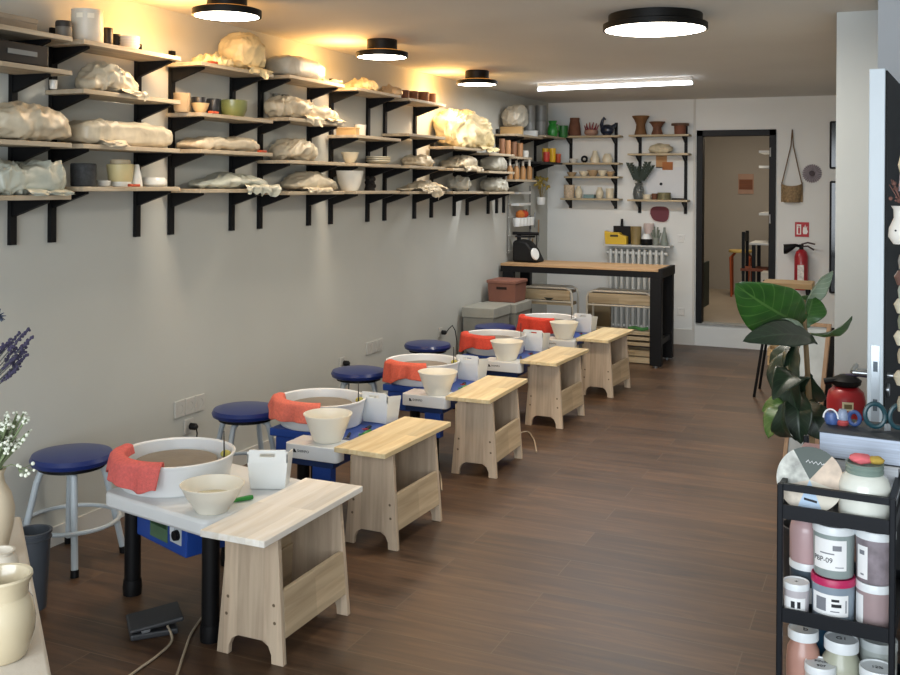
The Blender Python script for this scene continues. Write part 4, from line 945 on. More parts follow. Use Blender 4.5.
# ---- blue round stools
def make_blue():
    e = empty('round_stool', (0, 0, 0), '', 'stool', 'blue vinyl stools along the left wall')
    V = mat('navy_vinyl', '#1a2c69', .32, var=.05, coat=.15); G = mat('grey_tube_paint', '#b7c0c5', .4)
    MB().lathe([(0, .42), (.148, .42), (.17, .43), (.175, .447), (.166, .465), (.12, .475), (0, .479)], n=44).build('seat', V, e)
    MB().lathe([(0, .407), (.14, .407), (.14, .4195), (0, .4195)], n=32).build('seat_plate', BLACKP, e)
    MB().tube([(.199*math.cos(2*PI*k/40), .199*math.sin(2*PI*k/40), .175) for k in range(41)], .0095, 8, caps=False).build('foot_ring', G, e)
    for k in range(4):
        a = PI/4+k*PI/2; c, s = math.cos(a), math.sin(a)
        l = MB().tube([(c*.1, s*.1, .402), (c*.128, s*.128, .392), (c*.143, s*.143, .35), (c*.215, s*.215, .022)], .0145, 10).build('leg', G, e)
        MB().tube([(c*.2135, s*.2135, .03), (c*.219, s*.219, 0)], .018, 10).build('rubber_foot', BLACKP, l)
    return e
bs = make_blue()
BPOS = [(-3.265, 3.33, .05), (-3.10, 4.38, .9), (-3.09, 5.58, .5), (-3.15, 6.74, .8), (-3.03, 7.82, .3)]
BL = ['blue vinyl round stool with grey legs, nearest the camera', 'blue vinyl round stool beside the second pottery wheel', 'blue vinyl round stool behind the middle pottery wheel', 'blue vinyl round stool behind the second farthest wheel, by looping cable', 'blue vinyl round stool farthest back, before the grey tubs']
for i, (x, y, r) in enumerate(BPOS):
    o = bs if i == 0 else dup(bs, (0, 0, 0), BL[i])
    o.location = (x, y, 0); o.rotation_euler.z = r; o['label'] = BL[i]
# ---- wheels
BLUE = mat('wheel_blue_enamel', '#1e4699', .4, var=.05); TRAY = mat('tray_white', '#e2e4e4', .35, var=.02)
ALU = mat('wheel_head_metal', '#8b8377', .45, .55, var=.18, scale=6, bump=.1)
def pan_parts(e, cx, cy, zb, zr, r=.226):
    pn = MB().lathe([(0, zb), (r*.9, zb), (r*.92, zb+.004), (r*.99, zr-.02), (r*1.0, zr-.012), (r*1.02, zr-.01), (r*1.025, zr-.002), (r*1.0, zr), (r*.965, zr-.006), (r*.9, zb+.012), (0, zb+.012)], n=56).build('splash_pan', TRAY, e, loc=(cx, cy, 0))
    MB().lathe([(0, zb+.013), (r*.30, zb+.013), (r*.30, zr-.05), (0, zr-.05)], n=24).build('shaft', ALU, e, loc=(cx, cy, 0))
    MB().lathe([(0, zr-.049), (r*.7, zr-.049), (r*.72, zr-.042), (r*.7, zr-.034), (r*.02, zr-.034), (0, zr-.034)], n=56).build('wheel_head', ALU, e, loc=(cx, cy, 0))
    return pn
def rounded(w, d, r, n=6, cx=0, cy=0):
    pts = []
    for (sx, sy, a0) in ((1, 1, 0), (-1, 1, PI/2), (-1, -1, PI), (1, -1, 1.5*PI)):
        for k in range(n+1):
            a = a0+PI/2*k/n
            pts.append((cx+sx*(w/2-r)+r*math.cos(a), cy+sy*(d/2-r)+r*math.sin(a)))
    return pts
# nearest wheel: white table top, black legs, blue motor box; table turned a little
RZ1 = -.36; T1 = Vector((-2.388, 3.30, 0))
e = empty('pottery_wheel', T1, 'white topped pottery wheel with blue motor box on black legs, nearest the camera', 'pottery wheel', 'pottery wheels in a row', RZ1)
tw, td = .615, .585
pl = [(math.cos(.16)*(x+.05)-math.sin(.16)*(y+.30)-.05, math.sin(.16)*(x+.05)+math.cos(.16)*(y+.30)-.30) for x, y in rounded(tw, td, .05, 6, -.026, -.065)]
MB().prism(pl, lambda x, y: (x, y, .377), lambda x, y: (x, y, .437)).build('table_top', TRAY, e, bevel=.012)
for x in (-.31, .262):
    for y in (-.27, .18):
        l = MB().tube([(x, y, .03), (x, y, .3765)], .032, 14).build('leg', BLACKP, e)
        MB().tube([(x, y, 0), (x, y, .03), (x, y, .06)], [.036, .038, .035], 14).build('foot', BLACKP, l)
mb = MB().box(-.27, -.275, .25, .10, .2, .3765).build('motor_box', BLUE, e, bevel=.006, smooth=False)
PAN = MB().box(-.16, -.2775, .275, -.03, -.2755, .365).build('control_panel', mat('panel_green_grey', '#4d6a4f', .5, var=.15, scale=12), mb, smooth=False)
MB().box(-.155, -.2782, .325, -.035, -.2776, .36).build('panel_print', mat('panel_dark_green', '#173a1d', .5), PAN, smooth=False)
MB().box(-.155, -.2782, .366, -.05, -.2762, .376).build('red_strip', mat('panel_red', '#8b2f45', .5), PAN, smooth=False)
SWP = MB().box(-.01, -.2775, .29, .07, -.2755, .37).build('switch_plate', mat('plate_light', '#c3c9cc', .4), mb, smooth=False)
MB().box(-.006, -.281, .318, .018, -.2776, .366).build('power_switch', mat('switch_white', '#e4e8ec', .4), SWP, smooth=False)
MB().lathe([(0, 0), (.02, 0), (.018, .016), (0, .016)], n=18).build('dial', BLACKP, SWP, loc=(.043, -.2776, .325), rot=(PI/2, 0, 0))
def loc1(x, y, z): return Matrix.Translation(T1) @ Matrix.Rotation(RZ1, 4, 'Z') @ Vector((x, y, z))
inv1 = (Matrix.Translation(T1) @ Matrix.Rotation(RZ1, 4, 'Z')).inverted()
P1 = Vector((-2.64, 3.255, 0)); pl1 = inv1 @ P1
pan_parts(e, pl1.x, pl1.y, .4375, .562, .23)
# wheels 2-5: blue body, white front tray
def make_wheel():
    e = empty('pottery_wheel', (0, 0, 0), '', 'pottery wheel', 'pottery wheels in a row')
    # local origin: x of pan centre, y of stool front feet
    MB().prism([(-.25, .13), (.0, .13), (.0, -.058), (.275, -.058), (.275, .56), (-.25, .56)], lambda x, y: (x, y, .405), lambda x, y: (x, y, .445)).build('table_top', BLUE, e, bevel=.006, smooth=False)
    MB().box(-.22, .14, .29, .14, .46, .404).build('motor_box', BLUE, e, bevel=.006, smooth=False)
    MB().box(.03, -.115, .362, .265, -.062, .394).build('tray_bracket', mat('wheel_blue_dark', '#16305f', .5), e, smooth=False)
    MB().box(.15, -.112, .22, .25, -.062, .361).build('front_post', BLUE, e, bevel=.004, smooth=False)
    t = MB().prism(rounded(.285, .08, .022, 4, .1575, -.1), lambda x, y: (x, y, .395), lambda x, y: (x, y, .462))
    t.prism(rounded(.285, .085, .004, 2, .1575, -.0165), lambda x, y: (x, y, .4455), lambda x, y: (x, y, .462))
    t = t.build('front_tray', TRAY, e, bevel=.006)
    b = MB(); b.box(.065, -.1408, .424, .073, -.1401, .440); b.prism([(.073, .424), (.083, .424), (.073, .440)], lambda x, z: (x, -.1408, z), lambda x, z: (x, -.1401, z))
    b.build('emblem', INK, t, smooth=False)
    text('lettering', 'SHIMPO', .017, INK, t, (.118, -.1403, .432), (PI/2, 0, 0), spacing=1.05)
    MB().prism(rounded(.1, .13, .02, 4, .33, .5), lambda x, y: (x, y, .4455), lambda x, y: (x, y, .460)).build('rear_tray', mat('rear_tray_cream', '#d9ccb0', .5), e, bevel=.004)
    for (x, y) in ((.045, -.02), (.2, -.087), (-.2, .50), (.23, .48)):
        l = MB().tube([(x, y, .05), (x, y, .404 if not (x == .2) else .219)], .03, 14).build('leg', BLACKP, e)
        MB().tube([(x, y, .025), (x, y, .05), (x, y, .08)], [.034, .036, .033], 14).build('foot', BLACKP, l)
    pan_parts(e, -.072, .335, .4455, .577)
    return e
wh = make_wheel(); WX = -2.55
WL_ = ['', 'blue pottery wheel with white pan and front tray, second from the camera', 'blue pottery wheel with white pan and front tray, middle of the row', 'blue pottery wheel with white pan and front tray, fourth from the camera', 'blue pottery wheel with white pan and front tray, farthest from the camera']
WPOS = [None, (-2.604, 4.105), (-2.604, 5.325), (-2.593, 6.535), (-2.542, 7.635)]
for i in range(1, 5):
    o = wh if i == 1 else dup(wh, (0, 0, 0), WL_[i])
    o.location = (*WPOS[i], -.025); o['label'] = WL_[i]
PANC = [Vector((P1.x, P1.y, .562))]+[Vector((WPOS[i][0]-.072, WPOS[i][1]+.335, .552)) for i in range(1, 5)]
# ---- towels on the pan rims
TOW = [mat('coral_terry', '#ec736c', .95, var=.1, scale=90, bump=.8, bscale=260), mat('coral_terry_light', '#ee7c68', .95, var=.1, scale=90, bump=.8, bscale=260), mat('coral_terry_orange', '#e66a52', .95, var=.1, scale=90, bump=.8, bscale=260), mat('red_terry', '#dd4f3c', .95, var=.1, scale=90, bump=.8, bscale=260), mat('red_terry_bright', '#e24834', .95, var=.1, scale=90, bump=.8, bscale=260)]
def towel(i, a0, a1, drops, inside, lab):
    c = PANC[i]; r = (.23 if i == 0 else .226)*1.025+.007; b = MB()
    def fn(u, v):
        a = R(lerp(a0, a1, u)); d = interp(drops, u)
        # section: inside, over the rim, outside
        q = v*3
        fold = .014*math.sin(u*14+i)+.007*math.sin(u*31+2*i)
        if q < .8:
            rr = r-.042-.008*(1-q/.8); z = c.z+.006-inside*(1-q/.8)
        elif q < 1.25:
            t = (q-.8)/.45*PI; rr = r-.022-.02*math.cos(t); z = c.z+.006+.006*math.sin(t)
        else:
            t = (q-1.25)/1.75; rr = r+.002+(.014+fold)*t**.7+.006; z = c.z+.006-d*t
            z += .006*math.sin(u*9+i)*t; a += .05*t*math.sin(u*5+i)
            zmin = .441 if i == 0 else .427
            z = max(z, zmin+.004)
        return Vector((c.x+rr*math.cos(a), c.y+rr*math.sin(a), z))
    b.grid(46, 30, fn)
    o = b.build('towel', TOW[i], solid=.006, ang=80)
    return tag(o, lab, 'towel', 'red towels on the wheel pans')
towel(0, 188, 296, [(0, .085), (.18, .09), (.3, .062), (.55, .07), (.85, .108), (1, .085)], .03, 'coral red towel draped over the front rim of the nearest wheel pan')
towel(1, 195, 300, [(0, .06), (.2, .11), (.4, .075), (.7, .09), (1, .085)], .03, 'coral towel hanging over the left rim of the second wheel pan')
towel(2, 225, 300, [(0, .13), (.25, .12), (.6, .09), (1, .085)], .03, 'coral towel hanging from the front rim of the middle wheel pan')
towel(3, 195, 292, [(0, .1), (.3, .13), (.6, .085), (1, .07)], .03, 'red towel hanging from the rim of the second farthest wheel pan')
towel(4, 195, 300, [(0, .13), (.4, .12), (.8, .12), (1, .11)], .03, 'bright red towel covering the front of the farthest wheel pan')
# ---- water bowls
FROST = mat('frosted_plastic', '#faf4e4', .35, trans=.12, var=.01)
WATER = mat('cloudy_water', '#d2c8a6', .15, var=.05)
def make_bowl(r, h, foot=.5):
    e = empty('water_bowl', (0, 0, 0), '', 'bowl', 'frosted plastic water bowls')
    MB().lathe([(0, 0), (r*foot, 0), (r*(foot+.02), .004), (r*(foot+.06), .01), (r*.86, h*.62), (r*.9, h*.72), (r*1.0, h*.97), (r*1.03, h*.97), (r*1.03, h), (r*.98, h), (r*.87, h*.7), (r*.84, h*.62), (r*foot, .008), (0, .006)], n=44).build('shell', FROST, e)
    MB().lathe([(0, h*.5), (r*.79, h*.5)], n=32).build('water', WATER, e)
    return e
BP = [(-2.29, 3.03, .438), (-2.425, 4.084, .438), (-2.40, 5.275, .438), (-2.435, 6.505, .438), (-2.365, 7.61, .438)]
bw = make_bowl(.115, .10); bw2 = make_bowl(.112, .128, .58)
BLAB = ['frosted plastic water bowl on the nearest white wheel table', 'frosted plastic water bowl with flared rim on the second wheel tray', 'frosted plastic water bowl on the middle wheel tray', 'frosted plastic water bowl on the second farthest wheel tray', 'frosted plastic water bowl on the farthest wheel tray']
for i, p in enumerate(BP):
    o = bw if i == 0 else bw2 if i == 1 else dup(bw2, p, BLAB[i])
    o.location = p; o['label'] = BLAB[i]
# ---- white square tubs with a handle slot
def make_tub(tall):
    e = empty('water_tub', (0, 0, 0), '', 'tub', 'white square tubs on the wheels')
    w, d, h = .08, .07, .112
    k = .86
    b = MB()
    def sq(s, z, hw, hd): return [(-hw, -hd, z), (hw, -hd, z), (hw, hd, z), (-hw, hd, z)]
    o_ = [sq(0, 0, w*k, d*k), sq(0, h, w, d)]; i_ = [sq(0, .006, w*k-.004, d*k-.004), sq(0, h, w-.004, d-.004)]
    vs = o_[0]+o_[1]+i_[0]+i_[1]
    fs = [(3, 2, 1, 0), (8, 9, 10, 11)]
    for j in range(4):
        j2 = (j+1) % 4
        fs += [(j, j2, 4+j2, 4+j), (8+j2, 8+j, 12+j, 12+j2), (4+j, 4+j2, 12+j2, 12+j)]
    b.add(vs, fs); b.build('body', WHITEP, e, bevel=.008)
    for s in ((-1, 1) if tall else (-1,)):
        # handle wall: frame with a slot
        b = MB(); y = s*d; y1 = s*(d-.006)
        out = [(-w, h-.005), (-w, h+.03), (-w*.88, h+.045), (w*.88, h+.045), (w, h+.03), (w, h-.005)]
        hx, hz0, hz1 = .03, h+.017, h+.031
        def q(x0, z0, x1, z1): b.box(x0, min(y, y1), z0, x1, max(y, y1), z1)
        q(-w, h-.005, w, hz0); q(-w, hz0, -hx, hz1); q(hx, hz0, w, hz1); q(-w*.9, hz1, w*.9, h+.045)
        q(-w, hz1, -w*.9, h+.038); q(w*.9, hz1, w, h+.038)
        b.build('handle', WHITEP, e, smooth=False)
    for s in (-1, 1):
        b = MB(); x0, x1 = s*w, s*(w-.006)
        b.hexa([(x0, -d, h-.005), (x1, -d, h-.005), (x1, d, h-.005), (x0, d, h-.005), (x0, -d, h+.03), (x1, -d, h+.03), (x1, d, h+.012), (x0, d, h+.012)])
        b.build('side_wing', WHITEP, e, smooth=False)
    return e
tb = make_tub(False)
TP = [(-2.275, 3.385, .4385, .42), (-2.42, 4.61, .421, -.05), (-2.42, 5.845, .421, -.08), (-2.41, 7.07, .421, -.08), (-2.345, 8.15, .421, -.08)]
TLAB = ['white square water tub with handle slot, on the nearest wheel table', 'white square water tub behind the pan of the second wheel', 'white square water tub behind the pan of the middle wheel', 'white square water tub behind the pan of the second farthest wheel', 'white square water tub behind the pan of the farthest wheel']
for i, p in enumerate(TP):
    o = tb if i == 0 else dup(tb, (0, 0, 0), TLAB[i])
    o.location = p[:3]; o.rotation_euler.z = p[3]; o['label'] = TLAB[i]
# ---- hand tools on the tables, needle rods in the pans, sponges
GRN = mat('green_handle', '#2f8a3a', .4); RDH = mat('red_handle', '#a8323a', .4); WDH = mat('wood_handle', '#b08a58', .6)
def tool(name, pts, hm, label, tip=ST, r=.007):
    a, c = Vector(pts[0]), Vector(pts[1]); e = empty(name, a, label, 'tool', 'hand tools on the wheel tables')
    d = c-a
    MB().tube([(0, 0, 0), d*.1, d*.6], [r*.8, r, r*.8], 8).build('handle', hm, e)
    s = d.cross(Vector((0, 0, 1))).normalized()*r*1.8
    MB().tube([d*.6, d*.75+s, d, d*.75-s, d*.6], .0025, 6).build('loop', tip, e)
    return e
for i in range(5):
    o = ORD[i]
    if i == 0:
        tool('trimming_tool', ((-2.23, 3.2, .447), (-2.30, 3.09, .447)), GRN, 'green trimming tool half hidden behind the nearest water bowl', GRN, .01)
        continue
    x, y = WPOS[i]; z = .4295
    tool('trimming_tool', ((x+.19, y+.17, z), (x+.235, y+.05, z)), BLACKP, 'black trimming tool on the blue table of the '+o+' wheel', ST)
    tool('loop_tool', ((x+.255, y+.26, z), (x+.262, y+.13, z+.003)), GRN, 'green loop tool on the blue table of the '+o+' wheel', GRN, .009)
    tool('turning_tool', ((x+.215, y+.335, z), (x+.25, y+.20, z+.016)), BLACKP, 'red tipped turning tool beside the tub of the '+o+' wheel', RDH, .009)
    tool('wooden_rib', ((x+.16, y+.09, z), (x+.2, y-.005+.0, z)), WDH, 'wooden modelling tool behind the bowl of the '+o+' wheel', WDH, .007)
for i in range(5):
    c = PANC[i]; a = R(28 if i == 0 else 22)
    q = Vector((c.x+.19*math.cos(a), c.y+.19*math.sin(a), c.z-.11))
    tag(MB().tube([(0, 0, .0), (.002, 0, .1), (.0, 0, .19)], [.0035, .0035, .002], 8).build('needle_rod', mat('rod_dark', '#3c3b38', .4, .5), loc=q), 'thin upright rod standing in the pan of the '+ORD[i]+' wheel', 'rod', 'rods in the wheel pans')
    if i in (0, 1, 2):
        s_ = MB().ball((0, 0, 0), .022, 12, .7).build('sponge', mat('yellow_sponge', '#b5ad5c', .9, bump=.5), loc=(c.x+.196*math.cos(a+.1), c.y+.196*math.sin(a+.1), c.z-.018))
        tag(s_, 'small yellow-green sponge at the rod of the '+ORD[i]+' wheel', 'sponge', 'sponges in the wheel pans')
# ---- foot pedal and cords on the floor
e = empty('foot_pedal', (-2.47, 2.93, 0), 'black foot pedal on the floor before the nearest wheel', 'foot pedal', None, -.75)
e.scale = (.86, .86, .9)
PD = mat('pedal_grey', '#3b3c3f', .5, .2)
MB().box(-.085, -.105, .0, .075, .09, .026).build('base', PD, e, bevel=.008, smooth=False)
MB().hexa([(-.09, -.11, .036), (.09, -.11, .036), (.09, .11, .055), (-.09, .11, .055), (-.09, -.11, .05), (.09, -.11, .05), (.09, .11, .075), (-.09, .11, .075)]).build('treadle', PD, e, bevel=.008, smooth=False)
MB().box(-.05, -.03, .025, .05, .05, .042).build('pivot', BLACKP, e, smooth=False)
MB().lathe([(0, 0), (.012, 0), (.01, .03), (0, .03)], n=12).build('cable_gland', mat('gland_grey', '#8b8d90', .5), e, loc=(.06, -.03, .035), rot=(PI/2, 0, .4))
def cord(label, pts, r=.0045, m=None, grp='cords on the floor'):
    # smooth the points
    P = [Vector(p) for p in pts]; out = []
    for k in range(len(P)-1):
        p0, p1, p2, p3 = P[max(k-1, 0)], P[k], P[k+1], P[min(k+2, len(P)-1)]
        for j in range(8):
            t = j/8; out.append(.5*((2*p1)+(p2-p0)*t+(2*p0-5*p1+4*p2-p3)*t*t+(3*p1-p0-3*p2+p3)*t**3))
    out.append(P[-1])
    return tag(MB().tube(out, r, 8).build('cord', m or mat('pale_cord', '#b5a690', .5)), label, 'cord', grp)
def F(px, py): return at(px, py, Z=.006)
cord('pale cord from the foot pedal running toward the camera', [(-2.425, 2.94, .032), F(172, 640), F(158, 655), F(140, 668), F(110, 690)])
cord('pale cord beside the front leg of the nearest wheel table', [F(206, 612), F(192, 632), F(185, 650), F(178, 672), F(172, 690)])
cord('white cord on the floor below the second pottery wheel', [(-2.32, 4.62, .25), (-2.28, 4.66, .1), F(437, 470)+Vector((0, 0, 0)), (-2.2, 4.9, .006)])
cord('white cord on the floor below the middle pottery wheel', [(-2.25, 5.7, .006), F(523, 432), F(533, 438), (-1.99, 5.85, .006)])
# ================================================================ RIGHT SIDE: EXTINGUISHER, LEANING FRAMES, CRATES, PLANT
a = at(846, 400, Y=5.3)
e = empty('fire_extinguisher', (a.x, 5.3, 0), 'stout red fire extinguisher with black head standing on the floor at the pier', 'fire extinguisher')
RED2 = mat('extinguisher_red_deep', '#98141e', .42, var=.04, coat=.1)
MB().lathe([(0, 0), (.085, 0), (.09, .02), (.09, .605), (.082, .642), (.055, .668), (.04, .672), (0, .672)], n=40).build('cylinder', RED2, e)
hd = MB().lathe([(0, .665), (.05, .665), (.068, .68), (.072, .70), (.05, .715), (.03, .725), (0, .725)], n=28).build('head', BLACKP, e)
MB().tube([(-.1, -.03, .69), (-.05, -.03, .70), (.02, -.03, .705)], .016, 10).build('hose_joint', BLACKP, hd)
MB().tube([(0, 0, .72), (.06, 0, .73), (.13, -.01, .725)], .010, 8).build('lever', mat('lever_violet', '#4a4560', .4, .4), hd)
MB().tube([(.03, -.02, .75), (.09, -.02, .76), (.15, -.02, .745)], .008, 8).build('carry_handle', ST, hd)
MB().grid(10, 2, lambda u, v: Vector((.0912*math.sin(lerp(-.15, .42, u)), -.0912*math.cos(lerp(-.15, .42, u)), .565+.042*v))).build('label', mat('brass_label', '#d6cba8', .5), e)
MB().grid(10, 2, lambda u, v: Vector((.0916*math.sin(lerp(-.05, .34, u)), -.0916*math.cos(lerp(-.05, .34, u)), .575+.022*v))).build('print', mat('label_print_dark', '#6f6240', .6), e)
MB().grid(14, 8, lambda u, v: Vector((.0912*math.sin(-.5+.2*(v)*math.cos(2*PI*u)), -.0912*math.cos(-.5+.2*v*math.cos(2*PI*u)), .50+.018*v*math.sin(2*PI*u)))).build('round_mark', mat('mark_pink', '#d58a88', .5), e)
e['group'] = 'fire extinguishers'; del e['group']
# leaning framed glass board + dark board
def slab(name, label, q0, q1, d0, d1, wdir, w, th, m, cat):
    pass
FRW = wood('frame_wood', '#a8896a', '#8f7052', 'Z', knots=False)
def leaning(name, label, cat, br, tr, wv, bar, m, sheet=None):
    """flat thing leaning: bottom right, top right corners and the vector to its left edge"""
    e = empty(name, br, label, cat); t = tr-br; n = wv.cross(t).normalized(); un = t.normalized(); uw = wv.normalized()
    def slabp(o, a, b_, th, nm, mm, off=0):
        o = o+n*off; p = [o, o+a, o+a+b_, o+b_]
        MB().hexa(p+[q+n*th for q in p]).build(nm, mm, e, smooth=False)
    Z0 = Vector((0, 0, 0))
    if sheet:
        slabp(Z0, uw*bar, t, .02, 'frame_side', m); slabp(wv-uw*bar, uw*bar, t, .02, 'frame_side', m)
        slabp(uw*(bar+.0005), wv-uw*(2*bar+.001), un*bar, .02, 'frame_rail', m); slabp(t-un*bar+uw*(bar+.0005), wv-uw*(2*bar+.001), un*bar, .02, 'frame_rail', m)
        slabp(uw*(bar+.001)+un*(bar+.001), wv-uw*(2*bar+.002), t-un*(2*bar+.002), .008, 'picture_sheet', sheet, .006)
    else: slabp(Z0, wv, t, .015, 'panel', m)
    return e
br = at(812, 512, Z=0); br.z = .002
leaning('framed_picture', 'wood-framed pale picture leaning on the pier behind the plant', 'picture', br, dep(831, 324, 5.2), Vector((-.17, .03, 0)), .02, FRW, mat('sheet_pale', '#a9aeac', .3, var=.35, scale=5))
br2 = at(820, 506, Z=0); br2.z = .002
leaning('black_board', 'narrow black board leaning just right of the wood-framed picture', 'board', br2, dep(836.5, 328, 5.34), Vector((-.045, .01, 0)), .02, BLACKP)
def open_crate(label, cx, cy, z, w, d, h, rz=0):
    e = empty('wooden_crate', (cx, cy, z), label, 'crate', 'pale wooden crates behind the plant', rz)
    PC = mat('pale_crate_wood', '#c2a479', .7, var=.12, scale=14)
    for s in (-1, 1):
        for k in range(2):
            z0 = .006+k*(h/2); MB().box(-w/2, s*d/2-.006, z0, w/2, s*d/2+.006, z0+h/2-.02).build('slat', PC, e, smooth=False)
            MB().box(s*w/2-.006, -d/2+.0065, z0, s*w/2+.006, d/2-.0065, z0+h/2-.02).build('slat', PC, e, smooth=False)
    MB().box(-w/2+.007, -d/2+.007, 0, w/2-.007, d/2-.007, .01).build('base', PC, e, smooth=False)
    for sx in (-1, 1):
        for sy in (-1, 1): MB().box(sx*(w/2-.014)-.007, sy*(d/2-.014)-.007, .011, sx*(w/2-.014)+.007, sy*(d/2-.014)+.007, h).build('corner_post', PC, e, smooth=False)
a = at(770, 366, Z=0); open_crate('small pale wooden crate on the floor behind the plant leaves', a.x+.13, a.y+.12, 0, .30, .24, .17)
a = at(786, 402, Z=0); open_crate('pale wooden crate stacked lower right of the small crate, behind the plant stem', a.x+.16, a.y+.1, 0, .32, .24, .24)
a = at(754, 397, Z=0)
e = empty('trestle_stand', (a.x, a.y, 0), 'low stand with thin black splayed legs and tan top, behind the plant', 'stand')
MB().box(.05, .0, .86, .42, .34, .90).build('top', mat('tan_stand_top', '#a58a63', .7), e, bevel=.003, smooth=False)
for x0, y0, x1, y1 in ((0, 0, .12, .06), (.46, .0, .38, .06), (0, .36, .12, .28), (.46, .36, .38, .28)):
    MB().tube([(x0, y0, 0), (x1, y1, .859)], .011, 8).build('leg', BLACKP, e)
# ---- fiddle leaf fig
PB = dep(806, 470, 4.05)
e = empty('potted_fiddle_leaf_fig', (PB.x, PB.y, 0), 'tall fiddle-leaf fig with big drooping green leaves in a dark pot, right of the aisle', 'plant')
MB().lathe([(0, 0), (.08, 0), (.092, .25), (.098, .26), (.098, .28), (.088, .28), (.082, .24), (0, .23)], n=32).build('pot', mat('dark_pot', '#2c2c2e', .6), e)
MB().lathe([(0, .231), (.081, .24), (.05, .25), (0, .252)], n=20).build('soil', mat('soil', '#33271d', .9, bump=.5), e)
ST_ = Vector((PB.x, PB.y, 0))
def L3(px, py, d): return dep(px, py, d)-ST_
STK = mat('stem_brown', '#8b7455', .8)
MB().tube([(0, 0, .24), L3(812, 440, 4.05), L3(808, 380, 4.05), L3(805, 330, 4.05), L3(804, 300, 4.05)], [.014, .012, .011, .010, .006], 8).build('stem', STK, e)
def leaf_mat(name, c1, c2, vein):
    m = bpy.data.materials.new(name); m.use_nodes = True; nt = m.node_tree; b = nt.nodes['Principled BSDF']; L = nt.links
    uv = nt.nodes.new('ShaderNodeAttribute'); uv.attribute_name = 'leafco'
    sp = nt.nodes.new('ShaderNodeSeparateXYZ'); L.new(uv.outputs['Vector'], sp.inputs[0])
    ab = nt.nodes.new('ShaderNodeMath'); ab.operation = 'ABSOLUTE'; L.new(sp.outputs['Y'], ab.inputs[0])
    # side veins: v-shaped repeats of u - .35|v|
    s1 = nt.nodes.new('ShaderNodeMath'); s1.operation = 'MULTIPLY_ADD'; s1.inputs[1].default_value = -.22; L.new(ab.outputs[0], s1.inputs[0]); L.new(sp.outputs['X'], s1.inputs[2])
    s2 = nt.nodes.new('ShaderNodeMath'); s2.operation = 'MULTIPLY'; s2.inputs[1].default_value = 9; L.new(s1.outputs[0], s2.inputs[0])
    s3 = nt.nodes.new('ShaderNodeMath'); s3.operation = 'FRACT'; L.new(s2.outputs[0], s3.inputs[0])
    s4 = nt.nodes.new('ShaderNodeMath'); s4.operation = 'LESS_THAN'; s4.inputs[1].default_value = .09; L.new(s3.outputs[0], s4.inputs[0])
    s5 = nt.nodes.new('ShaderNodeMath'); s5.operation = 'LESS_THAN'; s5.inputs[1].default_value = .045; L.new(ab.outputs[0], s5.inputs[0])
    s6 = nt.nodes.new('ShaderNodeMath'); s6.operation = 'MAXIMUM'; L.new(s4.outputs[0], s6.inputs[0]); L.new(s5.outputs[0], s6.inputs[1])
    n = nt.nodes.new('ShaderNodeTexNoise'); n.inputs['Scale'].default_value = 12
    tc = nt.nodes.new('ShaderNodeTexCoord'); L.new(tc.outputs['Object'], n.inputs['Vector'])
    r = nt.nodes.new('ShaderNodeValToRGB'); r.color_ramp.elements[0].color = col(c1); r.color_ramp.elements[1].color = col(c2); r.color_ramp.elements[0].position = .3; r.color_ramp.elements[1].position = .7
    L.new(n.outputs['Fac'], r.inputs[0])
    mx = nt.nodes.new('ShaderNodeMixRGB'); mx.inputs[2].default_value = col(vein)
    mm = nt.nodes.new('ShaderNodeMath'); mm.operation = 'MULTIPLY'; mm.inputs[1].default_value = .55; L.new(s6.outputs[0], mm.inputs[0]); L.new(mm.outputs[0], mx.inputs[0])
    L.new(r.outputs[0], mx.inputs[1]); L.new(mx.outputs[0], b.inputs['Base Color']); b.inputs['Roughness'].default_value = .38
    return m
LV = leaf_mat('fig_leaf', '#244a1c', '#31601f', '#587f3c'); LD = leaf_mat('fig_leaf_dark', '#18251a', '#263726', '#3a4f39'); LP = leaf_mat('fig_leaf_pale', '#6d7f6a', '#8fa08c', '#b5c0ae'); LB_ = leaf_mat('fig_leaf_bright', '#35551f', '#476b2c', '#64854a')
TOC = (CAMP-ST_)
def leaf(p0, p1, w, m, face=1.0, arch=.04, fold=.12, twist=0, seed=0, up=None):
    """blade from p0 (stalk end) to p1 (tip), w half width; face: 1 turns the blade square to the aisle, 0 edge-on"""
    ax = (p1-p0); Ln = ax.length; t = ax.normalized()
    tc_ = (CAMP-ST_-p0).normalized()
    n0 = (tc_-t*tc_.dot(t)).normalized(); s0 = t.cross(n0).normalized()
    ang = (1-face)*PI/2+twist
    n = (n0*math.cos(ang)+s0*math.sin(ang)).normalized(); s = t.cross(n).normalized()
    b = MB(); NU, NV = 30, 15; uvs = []
    def fn(v_, u):
        v = v_*2-1
        wd = w*(math.sin(PI*min(1, u**.85)))**.6*(.66+.34*math.sin(PI*(u-.25)*1.1) if u > .1 else .7)*(1 if u < .97 else .75)
        if u < .02 or u > .995: wd *= .15
        wave = .055*w*8*(.12*math.sin(u*15+seed+v*2)+.08*math.sin(u*27+2*seed))*abs(v)**1.5
        c = p0+ax*u+n*arch*4*u*(1-u)
        return c+s*(v*wd)+n*(fold*abs(v)*wd+wave*.5)
    b.grid(NV, NU, fn)
    o = b.build('leaf', m, e, solid=.0018, ang=80)
    at_ = o.data.attributes.new('leafco', 'FLOAT_VECTOR', 'POINT')
    for j in range(NU):
        for i in range(NV):
            at_.data[j*NV+i].vector = (j/(NU-1), i/(NV-1)*2-1, 0)
    return o
d = 4.05
leaf(L3(803, 322, d), L3(735, 284, d-.22), .125, LV, .93, .05, .10, -.42, 1)
leaf(L3(803, 318, d), L3(833, 271, d+.05), .06, LP, .45, -.03, .5, .2, 2)
leaf(L3(804, 332, d), L3(852, 316, d-.1), .075, LV, .28, .03, .25, .3, 3)
